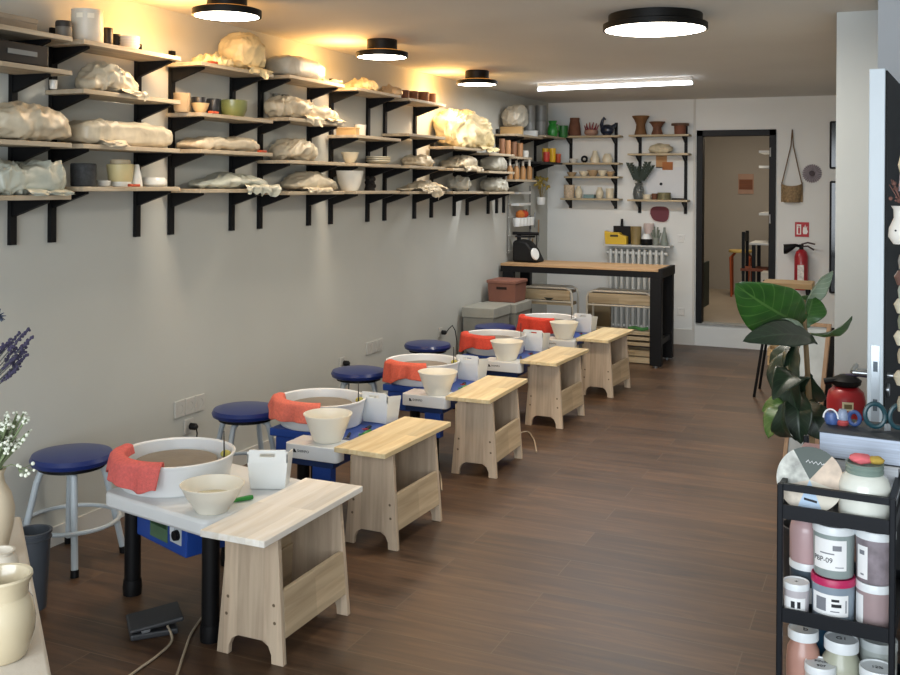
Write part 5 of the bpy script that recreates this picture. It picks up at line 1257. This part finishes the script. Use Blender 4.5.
leaf(L3(816, 342, d-.05), L3(743, 341, d-.3), .065, LD, .5, .05, .2, -.2, 4)
leaf(L3(806, 338, d-.03), L3(760, 328, d-.2), .045, LP, .6, .05, .2, -.2, 14)
leaf(L3(803, 328, d), L3(813, 296, d+.06), .07, LV, .9, .02, .2, 0, 5)
leaf(L3(803, 338, d), L3(799, 412, d-.14), .10, LD, .72, .06, .35, .4, 6)
leaf(L3(801, 340, d+.02), L3(784, 385, d-.02), .055, LD, .6, .06, .3, .3, 7)
leaf(L3(800, 395, d-.05), L3(773, 400, d-.22), .07, LD, .55, .09, .3, .3, 8)
leaf(L3(800, 390, d-.05), L3(801, 444, d-.16), .062, LD, .7, .05, .4, -.3, 9)
leaf(L3(784, 402, d-.16), L3(802, 437, d-.12), .055, LD, .6, .06, .4, .3, 19)
leaf(L3(803, 412, d), L3(768, 438, d-.1), .075, LB_, .62, .05, .15, .3, 10)
leaf(L3(800, 408, d+.05), L3(762, 411, d+.1), .05, LB_, .4, .04, .15, -.3, 11)
leaf(L3(808, 400, d), L3(824, 440, d-.1), .075, LD, .9, .04, .2, 0, 12)
leaf(L3(808, 372, d), L3(819, 402, d+.08), .05, LD, .8, .03, .2, 0, 13)
# ---- hanging garland of ceramics at the right edge
g = dep(904, 170, 2.75)
e = empty('ceramic_garland', (g.x, g.y, 0), 'hanging string of pale ceramics and dried flowers before the dark door', 'garland')
def gz(py): return dep(898, py, 2.75).z
MB().tube([(0, 0, CZ-.001), (0, 0, gz(430))], .0025, 6).build('cord', mat('garland_cord', '#8d8474', .9), e)
rnd = random.Random(5)
MB().lathe([(0, -.03), (.012, -.03), (.02, 0), (.012, .035), (0, .04)], n=14).build('bead', CERC, e, loc=(.004, 0, gz(165)))
MB().lathe([(0, -.045), (.017, -.045), (.014, 0), (.008, .05), (0, .05)], n=14).build('bead', mat('grey_lilac_ceramic', '#9c949c', .5), e, loc=(.003, 0, gz(175)))
fl = MB(); 
for k in range(26):
    a_ = rnd.uniform(0, 2*PI); r_ = rnd.uniform(.004, .034)
    fl.ball((r_*math.cos(a_)-.006, r_*math.sin(a_)*.6, rnd.uniform(-.03, .03)), rnd.uniform(.003, .007), 6)
for k in range(10):
    a_ = rnd.uniform(0, 2*PI); fl.tube([(0, 0, -.05), (.033*math.cos(a_)-.005, .015*math.sin(a_), rnd.uniform(0, .035))], .0015, 5)
tag(fl.build('dried_flower_tuft', mat('dried_brown_flower', '#6b4a42', .9, var=.3), e, loc=(0, 0, gz(190))), kind='stuff')
fv = MB().lathe([(0, -.048), (.018, -.05), (.031, -.03), (.029, -.005), (.017, .022), (.018, .045), (.024, .055), (.018, .055), (.012, .04), (0, .03)], n=22).build('face_vase', mat('speckled_white_clay', '#d8d4cc', .5), e, loc=(-.008, 0, gz(226)))
for x in (-.012, .004): MB().ball((x, -.0275, -.012), .0028, 8).build('eye_dot', INK, fv)
for k, (py, hx) in enumerate(((262, '#8d8c88'), (278, '#6c5048'), (292, '#9fa79b'), (306, '#c3bda8'), (322, '#7c8270'), (338, '#c8c2ac'), (356, '#a79d86'), (378, '#b9b09a'), (404, '#98937f'))):
    MB().lathe([(0, -.022), (.013, -.02), (.016+.006*(k % 2), .004), (.012, .02), (0, .022)], n=14).build('bead', mat('garland_ceramic_'+('lilac', 'brown', 'sage', 'cream', 'olive', 'ivory', 'sand', 'beige', 'khaki')[k], hx, .5), e, loc=(.002*(-1)**k, 0, gz(py)))
# ================================================================ BLACK TROLLEY WITH GLAZES
fl = at(777, 484, Z=.84); fr = at(897, 503, Z=.84)
ux = Vector((fr.x-fl.x, fr.y-fl.y, 0)); TW = ux.length-.004; rz = -.075; TD = .46
ct = empty('rolling_cart', (fl.x, fl.y, 0), 'black metal three-tier rolling cart full of glaze jars, at lower right', 'cart', None, rz)
CM = Matrix.Translation((fl.x, fl.y, 0)) @ Matrix.Rotation(rz, 4, 'Z'); CI = CM.inverted()
CB = mat('cart_black', '#12151a', .45, .2, .05)
PW = .016
for x in (0, TW-PW):
    for y in (0, TD-PW):
        p_ = MB().box(x, y, .06, x+PW, y+PW, .842 if y == 0 else .875).build('post', CB, ct, bevel=.003, smooth=False)
        MB().tube([(x+PW/2-.012, y+PW/2, .026), (x+PW/2+.012, y+PW/2, .026)], .026, 16).build('caster', BLACKP, p_)
TZ = [.752, .471, .19]
for z in TZ:
    MB().box(PW*.5, PW*.5, z, TW-PW*.5, TD-PW*.5, z+.006).build('tray', CB, ct, smooth=False)
    for (x0, y0, x1, y1) in ((PW, .002, TW-PW, .008), (PW, TD-.008, TW-PW, TD-.002), (.002, PW, .008, TD-PW), (TW-.008, PW, TW-.002, TD-PW)):
        MB().box(x0, y0, z-.004, x1, y1, z+.034).build('tray_side', CB, ct, smooth=False)
for z in (.824,):
    for (x0, y0, x1, y1) in ((PW, .004, TW-PW, .018), (PW, TD-.018, TW-PW, TD-.004), (.004, PW, .018, TD-PW), (TW-.018, PW, TW-.004, TD-PW)):
        MB().box(x0, y0, z, x1, y1, z+.018).build('top_rail', CB, ct, smooth=False)
def W(x, y, z): return CM @ Vector((x, y, z))
TOW_ = rz
def jar(label, x, y, z, r, h, glaze, lid, lidh=.022, lab=None, txt=None, lidtxt=None, shoulder=False, lidr=None, cat='jar', name='glaze_jar', stripe=None, tilt=0):
    """label strip: lab=(a0,a1,z0,z1) as angle from the front and height fractions"""
    e = empty(name, W(x, y, z), label, cat, 'glaze jars on the black cart', rz)
    lr = lidr or r*1.03; hb = h-lidh
    if shoulder: prof = [(0, 0), (r*.95, 0), (r, .006), (r, hb*.72), (r*.93, hb*.86), (r*.72, hb*.95), (r*.7, hb), (0, hb)]
    else: prof = [(0, 0), (r*.93, 0), (r*.96, .004), (r, hb*.95), (r, hb), (0, hb)]
    MB().lathe(prof, n=36).build('body', glaze, e)
    ld = MB().lathe([(0, hb+.0005), (lr, hb+.0005), (lr, h-.004), (lr*.96, h), (lr*.9, h-.001), (lr*.88, h-.003), (0, h-.003)], n=36).build('lid', lid, e)
    if lab:
        a0, a1, f0, f1 = lab; rr = r*1.006+.0006
        lb = MB().grid(16, 2, lambda u, v: Vector((rr*math.sin(lerp(a0, a1, u)), -rr*math.cos(lerp(a0, a1, u)), lerp(f0, f1, v)*hb))).build('paper_label', LABELW, e)
        for (s_, size, a, f) in (txt or []):
            if isinstance(s_, str):
                t = text('lettering', s_, size, INK, lb, (0, 0, 0), (0, 0, 0), .0003)
                for v in t.data.vertices:
                    aa = a+v.co.x/rr; v.co = Vector(((rr+.0006+v.co.z)*math.sin(aa), -(rr+.0006+v.co.z)*math.cos(aa), f*hb+v.co.y))
            else:
                wa, hf = s_
                MB().grid(6, 2, lambda u, v: Vector(((rr+.0005)*math.sin(a+wa*(u-.5)), -(rr+.0005)*math.cos(a+wa*(u-.5)), (f+hf*(v-.5))*hb))).build('print_mark', mat('label_grey_print', '#7a7d84', .6) if size else INK, lb)
    for (s_, size, px_, py_) in (lidtxt or []):
        text('lettering', s_, size, INK, ld, (px_, py_, h-.0022), (0, 0, .15), .0003)
    return e
G_ = lambda n, c: mat(n, c, .35, var=.06, coat=.2)
PINKG, SAGE, MAUVE, BLUEG, OLIVE, GREYG = G_('pink_glaze', '#b79a9b'), G_('sage_grey_glaze', '#8d9a98'), G_('mauve_glaze', '#8d8187'), G_('blue_grey_glaze', '#8593a0'), G_('pale_olive_glaze', '#a9ab98'), G_('slate_jar', '#3d4a55')
LIDW = mat('jar_lid_white', '#dfe4e6', .35, var=.02); LIDM = mat('jar_lid_magenta', '#b8245a', .4); LIDG = mat('jar_lid_grey', '#aeb4b4', .4)
Z2, Z3 = TZ[1]+.0065, TZ[2]+.0065
R_ = .045
xs = [.068, .160, .25]
# middle tier, lower layer
jar('grey-blue jar with magenta lid and printed label, middle tier of the cart', .136, .08, Z2, .056, .118, BLUEG, LIDM, .02, lab=(-.95, .85, .22, .8), txt=[((.5, .36), 1, -.45, .52), ((.35, .07), 0, .22, .66), ((.45, .09), 0, .27, .52), ((.4, .03), 1, .2, .36), ((.06, .34), 1, .72, .5)])
jar('small white-lidded jar at the front left of the middle tier', .044, .052, Z2, .034, .09, G_('pale_jar', '#b9b4b8'), LIDW, .018, lab=(-.9, .9, .1, .75), txt=[((.3, .25), 0, -.1, .5), ((.25, .25), 0, .35, .5)], lidtxt=[('+', .02, 0, 0)])
jar('dark slate jar with white lid behind the small front left jar', .056, .155, Z2, .046, .118, GREYG, LIDW, .02, lab=(-.2, 1, .1, .55))
jar('mauve-pink jar with white lid at the right of the middle tier', .24, .085, Z2, .046, .118, G_('dusty_pink_glaze', '#a18d8e'), LIDW, .022, lab=(-1.3, -.55, .08, .9))
# upper layer
jar('large pink glaze jar with white lid, upper left of the middle tier', .055, .150, Z2+.119, .045, .135, PINKG, LIDW, .016, shoulder=True)
jar('grey-green glaze jar with white lid and a label ending BP-09', .136, .085, Z2+.119, .054, .138, SAGE, LIDW, .022, lab=(-.95, .75, .2, .9), txt=[('PBP-09', .019, -.42, .42), ((.42, .12), 1, .28, .72), ((.7, .03), 1, -.2, .58), ((.4, .02), 1, .4, .28)])
jar('mauve speckled jar with white lid, upper right of the middle tier', .241, .088, Z2+.119, .05, .138, mat('mauve_speckled', '#857c82', .4, var=.3, scale=30), LIDW, .022, lab=(-.95, -.3, .1, .85), txt=[((.3, .1), 1, -.62, .7), ((.2, .04), 1, -.6, .2)])
# bottom tier: jars stand close to the tray above
PEACH = G_('peach_glaze', '#b4887a')
jar('peach glaze jar with white lid at the left of the bottom tier', .056, .10, Z3, .045, .225, PEACH, LIDW, .026, shoulder=True, lidr=.041, lidtxt=[('b', .03, .006, 0)])
oj = jar('pale olive glaze jar with handwritten lid in the middle of bottom tier', .155, .105, Z3, .052, .218, OLIVE, LIDW, .03, shoulder=True, lidr=.045, lidtxt=[('G1', .024, 0, 0)])
jar('small white-lidded jar at the front edge of the bottom tier, left of middle', .108, .052, Z3, .040, .16, G_('white_jar', '#cfcac4'), LIDW, .022, lidtxt=[('PINK', .016, 0, .014), ('907', .016, .004, -.012)])
jar('grey jar with handwritten lid at the front right of bottom tier', .25, .06, Z3, .044, .18, G_('light_grey_jar', '#a7aca8'), LIDW, .024, lidtxt=[('12%', .018, 0, 0)])
jar('grey-lidded jar behind the front right jar on the bottom tier', .244, .16, Z3, .048, .215, G_('grey_jar_glaze', '#9aa09c'), LIDG, .024, lidtxt=[('A', .02, .01, 0)])
jar('blue jar with white lid at the back left of the bottom tier', .082, .22, Z3, .05, .236, G_('deep_blue_glaze', '#1e4a66'), LIDW, .024)
jar('white-lidded jar at the back middle of the bottom tier', .182, .24, Z3, .05, .236, G_('pale_grey_glaze', '#b5b5ad'), LIDW, .024)
b = MB()
for (aa, ff, rr_) in ((-.16, .46, .0085), (.0, .54, .007), (-.02, .40, .006)):
    b.add([(.0525*math.sin(aa+rr_/.05*math.cos(t))*1.003, -.0525*math.cos(aa+rr_/.05*math.cos(t))*1.003, .188*ff+rr_*math.sin(t)) for t in [2*PI*k/12 for k in range(12)]], [tuple(range(12))])
b.build('ink_mark', INK, oj, smooth=False)
# heart-like mark on the olive jar front
# ---- top tier
ZT = TZ[0]+.0065
# round glaze chart disc leaning on the front rail
e = empty('glaze_sample_disc', W(.075, .058, ZT), 'round glaze sample disc split in coloured wedges, leaning on the front of the cart top', 'sample disc', None, rz)
RD = .088
def wedge(a0, a1, m, nm, y0=0, r=RD):
    n = 14; pts = [(0, 0)]+[(r*math.cos(lerp(a0, a1, k/n)), r*math.sin(lerp(a0, a1, k/n))) for k in range(n+1)]
    tl = .32
    def f(y): return lambda x, z: (x, y*math.cos(tl)+(z+RD)*math.sin(tl)-.02, (z+RD)*math.cos(tl)-y*math.sin(tl)+.004)
    b = MB(); b.prism(pts, f(y0), f(.006)); return b.build(nm, m, e, smooth=False), f
wedge(R(52), R(122), mat('disc_dark_green', '#39463f', .4), 'dark_wedge')
wedge(R(122), R(200), mat('disc_grey_marble', '#b5b6ae', .4, var=.4, scale=40), 'marbled_wedge')
wedge(R(200), R(250), mat('disc_cream', '#cbbfae', .4, var=.2, scale=40), 'cream_wedge')
wedge(R(250), R(295), mat('disc_light_blue', '#a9c3dc', .4), 'blue_wedge')
wedge(R(295), R(345), mat('disc_cream_pale', '#d3ccbb', .4), 'pale_wedge')
w_, f_ = wedge(R(345), R(412), mat('disc_beige_pink', '#c9b5a0', .4, var=.22, scale=26), 'beige_wedge')
fq = f_(-.0012)
MB().tube([fq(x, z) for x, z in ((-.012, .045), (-.006, .052), (-.002, .044), (.004, .05), (.008, .043), (.014, .05), (.02, .042), (.026, .05), (.03, .043), (.036, .047))], .0012, 5).build('script_mark', LABELW, e)
MB().prism([(-.012, -.055), (.022, -.06), (.022, -.054), (-.012, -.049)], f_(-.0015), f_(-.0003)).build('dark_mark', INK, e, smooth=False)
# white jar with grey-green lid holding sponges
e = empty('ceramic_jar', W(.213, .085, ZT), 'white squat jar with ribbed grey-green collar on top of the cart', 'jar', None, rz)
MB().lathe([(0, 0), (.06, 0), (.066, .01), (.066, .09), (.058, .112), (.046, .122), (0, .122)], n=40).build('body', mat('glossy_white', '#e2e4da', .2, var=.02, coat=.5), e)
MB().lathe([(0, .1225), (.048, .1225), (.049, .129), (.047, .132), (.049, .139), (.047, .142), (.049, .15), (.044, .15), (.043, .14), (0, .14)], n=40).build('collar', mat('grey_green_collar', '#7d8f86', .4), e)
def lump(name, label, p, r, m, sz, cat, s):
    b = MB()
    def f(u, v):
        th = 2*PI*u; et = -PI/2+PI*v
        d = Vector((math.cos(et)*math.cos(th), math.cos(et)*math.sin(th), math.sin(et)))
        k = 1+.2*noise.noise(d*2+Vector((s, 2, s)))
        return Vector((d.x*r*k*sz[0], d.y*r*k*sz[1], d.z*r*k*sz[2]))
    b.grid(18, 10, f, wrap=True)
    return tag(b.build(name, m, loc=p), label, cat)
lump('pink_sponge', 'pink sponge lying on the ribbed collar of the white jar', W(.203, .085, ZT+.158), .03, mat('pink_sponge', '#e5737a', .85, bump=.4), (1, .8, .45), 'sponge', 2)
lump('yellow_sponge', 'small mustard sponge beside the pink sponge on the white jar', W(.24, .088, ZT+.158), .022, mat('mustard_sponge', '#b79a45', .9, bump=.5), (1, .7, .5), 'sponge', 5)
# stacked books and ring binder at the back
def book(name, label, x0, y0, x1, y1, z, h, cover, pages, r=0, cat='book'):
    cxm, cym = (x0+x1)/2, (y0+y1)/2
    e = empty(name, W(cxm, cym, z), label, cat, None, rz+r); w, d = (x1-x0)/2, (y1-y0)/2
    c = .004
    MB().box(-w+.004, -d+.003, c, w-.004, d-.003, h-c).build('pages', pages, e, smooth=False)
    b = MB(); b.box(-w, -d, 0, w, d, c-.0003); b.box(-w, -d, h-c+.0003, w, d, h); b.box(-w, d-.0028, c, w, d, h-c)
    b.build('cover', cover, e, bevel=.0008, smooth=False)
    return e
PG = mat('page_edges', '#cfd3da', .6, var=.12, scale=3, stretch=(1, 1, 90))
book('thick_book', 'thick pale book at the bottom of the stack on the cart top', .075, .22, .29, .42, ZT, .112, mat('pale_cover', '#c5c5c6', .6), PG)
book('thick_book', 'wide dark-covered book with blue-white page edge, top of the cart stack', .075, .22, .318, .425, ZT+.1125, .076, mat('charcoal_cover', '#30353a', .6), mat('page_edges_blue', '#b9c4d6', .6, var=.2, scale=3, stretch=(1, 1, 60)))
# small framed boxes at the back left
e = empty('small_card_box', W(.042, .36, ZT), 'small white and pink patterned box at the back left of the cart top', 'box', None, rz)
MB().box(-.028, -.03, 0, .028, .03, .095).build('body', mat('card_white_pink', '#c9b3b3', .6, var=.25, scale=30), e, bevel=.002, smooth=False)
MB().box(-.03, -.032, .0955, .03, .032, .108).build('lid', mat('card_pink', '#b58d90', .6), e, smooth=False)
# scissors and small ceramics
def scissors(label, p, m, s, r, tilt):
    e = empty('scissors', p, label, 'scissors', 'scissors lying on the cart books', r)
    for k in (-1, 1):
        lp = [Vector((k*.026*s+.026*s*math.cos(a)*1.0, 0, .045*s+.032*s*math.sin(a))) for a in [2*PI*j/18 for j in range(19)]]
        lp = [Matrix.Rotation(k*tilt, 3, 'Y') @ v for v in lp]
        MB().tube(lp, .0065*s, 8, caps=False).build('handle', m, e)
        MB().box(k*.005-.004*s, -.003+.002*k, .0, k*.005+.004*s, .0+.002*k, .02).build('blade', ST, e, smooth=False)
    return e
scissors('teal-handled scissors standing upright on the books at the right of the cart', W(.25, .32, ZT+.189), mat('teal_handle', '#1b414a', .35), 1.05, rz+.3, .14)
# small patterned figurines / brush heads row
for k, (x, c1, lab, s_) in enumerate(((.098, '#41598c', 'small blue patterned ceramic piece with white edge, on the books', 1.0), (.128, '#6b7896', 'small red white and blue ceramic piece on the books', 1.05), (.160, '#334a7d', 'small dark blue ceramic ring on the books, left of the scissors', .95))):
    e = empty('ceramic_ornament', W(x, .33, ZT+.189), lab, 'ornament', 'small ceramics on the cart books', rz)
    e.scale = (.85, .85, .78)
    if k == 0:
        MB().lathe([(0, 0), (.02, 0), (.027, .02), (.02, .045), (0, .05)], n=20).build('body', mat('ornament_blue', c1, .4, var=.3, scale=60), e)
        MB().tube([(.024*math.cos(a)-.002, -.014, .024+.034*math.sin(a)) for a in [PI*j/14 for j in range(15)]], .003, 6).build('edge', LABELW, e)
    elif k == 1:
        MB().lathe([(0, 0), (.018, 0), (.022, .012), (.018, .02), (0, .02)], n=20).build('base', mat('ornament_red', '#b04a4a', .4), e)
        MB().lathe([(0, .0205), (.018, .0205), (.02, .035), (.012, .058), (0, .062)], n=20).build('body', mat('ornament_grey_blue', '#8a97b0', .4, var=.3, scale=50), e)
    else:
        MB().tube([(.018*math.cos(a), 0, .03+.024*math.sin(a)) for a in [2*PI*j/20 for j in range(21)]], .0075, 8, caps=False).build('body', mat('ornament_dark_blue', c1, .4), e)
# ================================================================ FOREGROUND LEFT: CLOTH-COVERED TABLE WITH VASES
ea, eb = at(52, 675, Z=.75), at(22, 520, Z=.75)
dv = Vector((eb.x-ea.x, eb.y-ea.y, 0)).normalized(); nv = Vector((-dv.y, dv.x, 0))   # nv points to the left of travel
if nv.x > 0: nv = -nv
o0 = Vector((ea.x, ea.y, 0))-dv*.55
e = empty('display_table', o0, 'cream cloth-topped display table with pale vases, at lower left', 'table', None, math.atan2(dv.y, dv.x))
LT = 1.52
b = MB()
# local x along the edge, local +y to the left of it
CLM = mat('cream_table_cloth', '#c9c0b2', .8, var=.05, scale=5, bump=.25, bscale=30)
MB().box(0, 0, .722, LT, .85, .75).build('top', CLM, e, bevel=.008)
for x in (.07, LT-.07):
    for y in (.07, .78): MB().box(x-.03, y-.03, 0, x+.03, y+.03, .721).build('leg', SHELFW, e, smooth=False)
JUG = mat('cream_glazed_jug', '#c3b598', .22, var=.08, scale=5, coat=.6)
jp = at(10, 640, Z=.75)
jc = dep(6, 620, 1.87); jx = at(0, 672, Z=.75)
s_ = depth_of((jx.x, jx.y, .75))/1000
hh = 96*s_; rr = 36*s_
dd = (Vector((jx.x, jx.y, 0)))
jpos = Vector((jx.x, jx.y, .751))+Vector((dd.x, dd.y, 0)).normalized()*rr
s_ = depth_of(jpos)/1000; hh = 82*s_; rr = 33*s_
j = MB().lathe([(0, 0), (rr*.72, 0), (rr*.8, .006), (rr*.98, hh*.3), (rr, hh*.45), (rr*.92, hh*.66), (rr*.78, hh*.74), (rr*.8, hh*.86), (rr*.92, hh*.97), (rr*.9, hh), (rr*.82, hh*.985), (rr*.7, hh*.86), (rr*.66, hh*.74), (rr*.8, hh*.5), (0, hh*.1)], n=48).build('jug', JUG, loc=jpos)
tag(j, 'glossy cream glazed jar with flared neck at the front of the display table', 'jar')
q = at(-1, 586, Z=.75); s2 = depth_of(q)/1000
q = Vector((q.x, q.y, .751))
j2 = MB().lathe([(0, 0), (.03, 0), (.042, .03), (.04, .055), (.03, .07), (.034, .078), (.028, .078), (.025, .07), (0, .05)], n=32).build('small_pot', mat('cream_ribbed', '#cfc6b6', .4, var=.06), loc=q)
tag(j2, 'small cream pot behind the glossy jar on the display table', 'pot')
q = at(-8, 560, Z=.75); s3 = depth_of(q)/1000
tv = MB().lathe([(0, 0), (.028, 0), (.034, .02), (.048, .085), (.05, .12), (.042, .155), (.028, .18), (.024, .2), (.03, .215), (.024, .215), (.018, .2), (0, .19)], n=40)
tv = tag(tv.build('vase', mat('cream_bellied_vase', '#c4b59c', .45, var=.06), loc=(q.x, q.y, .751)), 'tall cream bellied vase holding white sprigs on the display table', 'vase')
b = MB()
for k in range(9):
    a = -2.1+k*.14; b.tube([((.0405+.008*t)*math.cos(a+.05*t), (.0405+.008*t)*math.sin(a+.05*t), .158-.03*t) for t in (0, .5, 1)], .0012, 5)
b.build('incised_lines', mat('vase_lines', '#a3957e', .6), tv)
qs = Vector((q.x, q.y, .751+.2))
flowers('white_sprigs', 'spray of tiny white blossoms in the tall cream vase at left edge', qs-Vector((0, 0, .02)), 170, .155, .085, mat('sprig_stem', '#6d7a58', .7), mat('white_blossom', '#d3d6c6', .8), 'flowers', .0042, 11)
sp = Vector((q.x, q.y, .96)); tip = dep(30, 470, depth_of(sp)-.0)
b = MB(); b.tube([sp, sp.lerp(tip, .5)+Vector((0, 0, .012)), tip], .0015, 5)
e = empty('white_sprig', sp, 'single white sprig arching out to the right of the tall vase', 'flowers')
rnd = random.Random(21); st_ = MB(); bl = MB(); dt = tip-sp
st_.tube([(0, 0, 0), dt*.5+Vector((0, 0, .015)), dt], .0013, 5)
for k in range(9):
    c_ = dt*rnd.uniform(.78, 1.1)+Vector((rnd.uniform(-1, 1), rnd.uniform(-1, 1), rnd.uniform(-1, 1)))*.014
    bl.ball(c_, rnd.uniform(.003, .0055), 7); st_.tube([dt*.7, c_], .0008, 4)
st_.build('stem', mat('sprig_stem', '#6d7a58', .7), e); bl.build('blossoms', mat('white_blossom', '#dfe0d4', .7), e)
# lavender bunch in a slim dark bottle further left on the table
lv = Vector((q.x, q.y, .751))+dv*.05+nv*.14
e = empty('lavender_bunch', lv, 'bunch of dark purple lavender leaning in from the left edge', 'flowers')
MB().lathe([(0, 0), (.032, 0), (.035, .02), (.035, .13), (.014, .17), (.013, .22), (.009, .22), (0, .2)], n=24).build('bottle', mat('dark_bottle', '#2b2f2c', .2), e)
dl_ = depth_of(lv)
stm = MB(); hd = MB(); rnd = random.Random(3)
for k in range(20):
    tx, ty = rnd.choice([(31, 332), (27, 345), (22, 338), (17, 352), (12, 345), (8, 360), (24, 358), (5, 335), (18, 366), (2, 350)])
    tp = dep(tx+rnd.uniform(-5, 2), ty+rnd.uniform(-6, 10), dl_+rnd.uniform(-.05, .03))-lv
    b0 = Vector((0, 0, .2)); m_ = b0.lerp(tp, .6)+Vector((0, 0, .03))
    stm.tube([b0, m_, tp], .0012, 5)
    dr = (tp-m_)
    for j in range(9):
        c_ = tp-dr.normalized()*.005*j
        for s__ in range(3):
            hd.ball(c_+Vector((rnd.uniform(-1, 1), rnd.uniform(-1, 1), rnd.uniform(-1, 1)))*.003, rnd.uniform(.0022, .0036), 6)
stm.build('stems', mat('lavender_stem', '#4e4f4a', .8), e); tag(hd.build('lavender_heads', mat('lavender_purple', '#37324a', .9, var=.3), e), kind='stuff')
# blue-black dried thistle just above
th = lv+dv*.0+nv*.02+Vector((0, 0, 0))
e = empty('dried_thistle', lv+nv*.07, 'dark blue thistle head poking in at the left edge above the lavender', 'flowers')
tp = dep(-2, 316, dl_)-(lv+nv*.07)
b = MB(); b.tube([(0, 0, .02), tp*.6, tp], .0018, 5); b.build('stem', mat('lavender_stem', '#4e4f4a', .8), e)
b = MB(); rnd = random.Random(8)
for k in range(40):
    d_ = Vector((rnd.uniform(-1, 1), rnd.uniform(-1, 1), rnd.uniform(-1, 1))).normalized()
    b.tube([tp, tp+d_*.018], [.003, .0008], 5)
b.build('thistle_head', mat('thistle_blue', '#3a4357', .8), e)
# dark bin on the floor under/behind the table
bp = at(36, 530, Z=.33)
e = empty('waste_bin', (bp.x-.075, bp.y+.06, 0), 'dark grey translucent waste bin on the floor by the nearest blue stool', 'bin')
BG = mat('smoky_bin_plastic', '#4c5158', .3, var=.06, alpha=.9)
MB().lathe([(0, 0), (.048, 0), (.05, .006), (.064, .29), (.069, .292), (.069, .30), (.06, .30), (.048, .012), (0, .01)], n=36).build('body', BG, e)
MB().tube([(.0655*math.cos(a), .0655*math.sin(a), .272) for a in [2*PI*k/40 for k in range(41)]], .003, 6, caps=False).build('rim_band', mat('bin_rim', '#3d4248', .4), e)
# ================================================================ LIGHT
w = bpy.data.worlds.new('World'); bpy.context.scene.world = w; w.use_nodes = True
bg = w.node_tree.nodes['Background']; bg.inputs[0].default_value = (.80, .90, 1.0, 1); bg.inputs[1].default_value = .8
def area(name, loc, rot, sx, sy, power, colr):
    l = bpy.data.lights.new(name, 'AREA'); l.shape = 'RECTANGLE'; l.size = sx; l.size_y = sy; l.energy = power; l.color = colr
    o = bpy.data.objects.new(name, l); C.objects.link(o); o.location = loc; o.rotation_euler = rot
    return o
# daylight from the shop window behind the viewer
area('window_daylight', (-.6, -1.5, 1.45), (R(90), 0, 0), 3.6, 2.2, 190, (.86, .93, 1.0))
# LED panels: light given by the ceiling lamps (beneath each diffuser)
for q, z, p_, c_ in (((227, 12), 2.43, 6, (1, .9, .76)), ((382, 54), 2.43, 6, (1, .9, .76)), ((477, 82), 2.43, 6, (1, .9, .76))):
    a = at(*q, Z=2.462); area('lamp_light', (a.x, a.y, z), (0, 0, 0), .3, .3, p_, c_)
a = at(655, 27, Z=2.487); area('lamp_light', (a.x, a.y, 2.42), (0, 0, 0), .5, .5, 20, (1, .95, .86))
area('tube_light_glow', (mid.x, mid.y, 2.47), (0, 0, ang), 1.3, .05, 30, (.96, .98, 1))
for q in ((227, 12), (382, 54), (477, 82)):
    a = at(*q, Z=2.462); l = bpy.data.lights.new('halo_fill', 'POINT'); l.energy = 12.0; l.color = (1, .52, .15); l.shadow_soft_size = .07  # unseen point lamp added wallward of each ceiling lamp for the warm glow
    o = bpy.data.objects.new('halo_fill', l); C.objects.link(o); o.location = (a.x-.26, a.y-.03, 2.38)
area('back_room_light', (-1.6, 12.4, 2.6), (0, 0, 0), .5, .5, 20, (1, .86, .68))
# ================================================================ CAMERA
cam = bpy.data.cameras.new('Camera'); co = bpy.data.objects.new('Camera', cam); C.objects.link(co)
cam.sensor_width = 36; cam.sensor_fit = 'HORIZONTAL'; cam.lens = CF*36/900
cam.shift_x = 0; cam.shift_y = (CY-337.5)/900
rows = _M                                     # rows: right, forward, up in world
rt, fw, up = Vector(rows[0]), Vector(rows[1]), Vector(rows[2])
m = Matrix((( rt.x, up.x, -fw.x, 0), (rt.y, up.y, -fw.y, 0), (rt.z, up.z, -fw.z, CH), (0, 0, 0, 1)))
co.matrix_world = m
cam.clip_start = .05
sc_ = bpy.context.scene; sc_.camera = co
sc_.view_settings.view_transform = 'Standard'; sc_.view_settings.look = 'None'; sc_.view_settings.exposure = 0; sc_.view_settings.gamma = 1
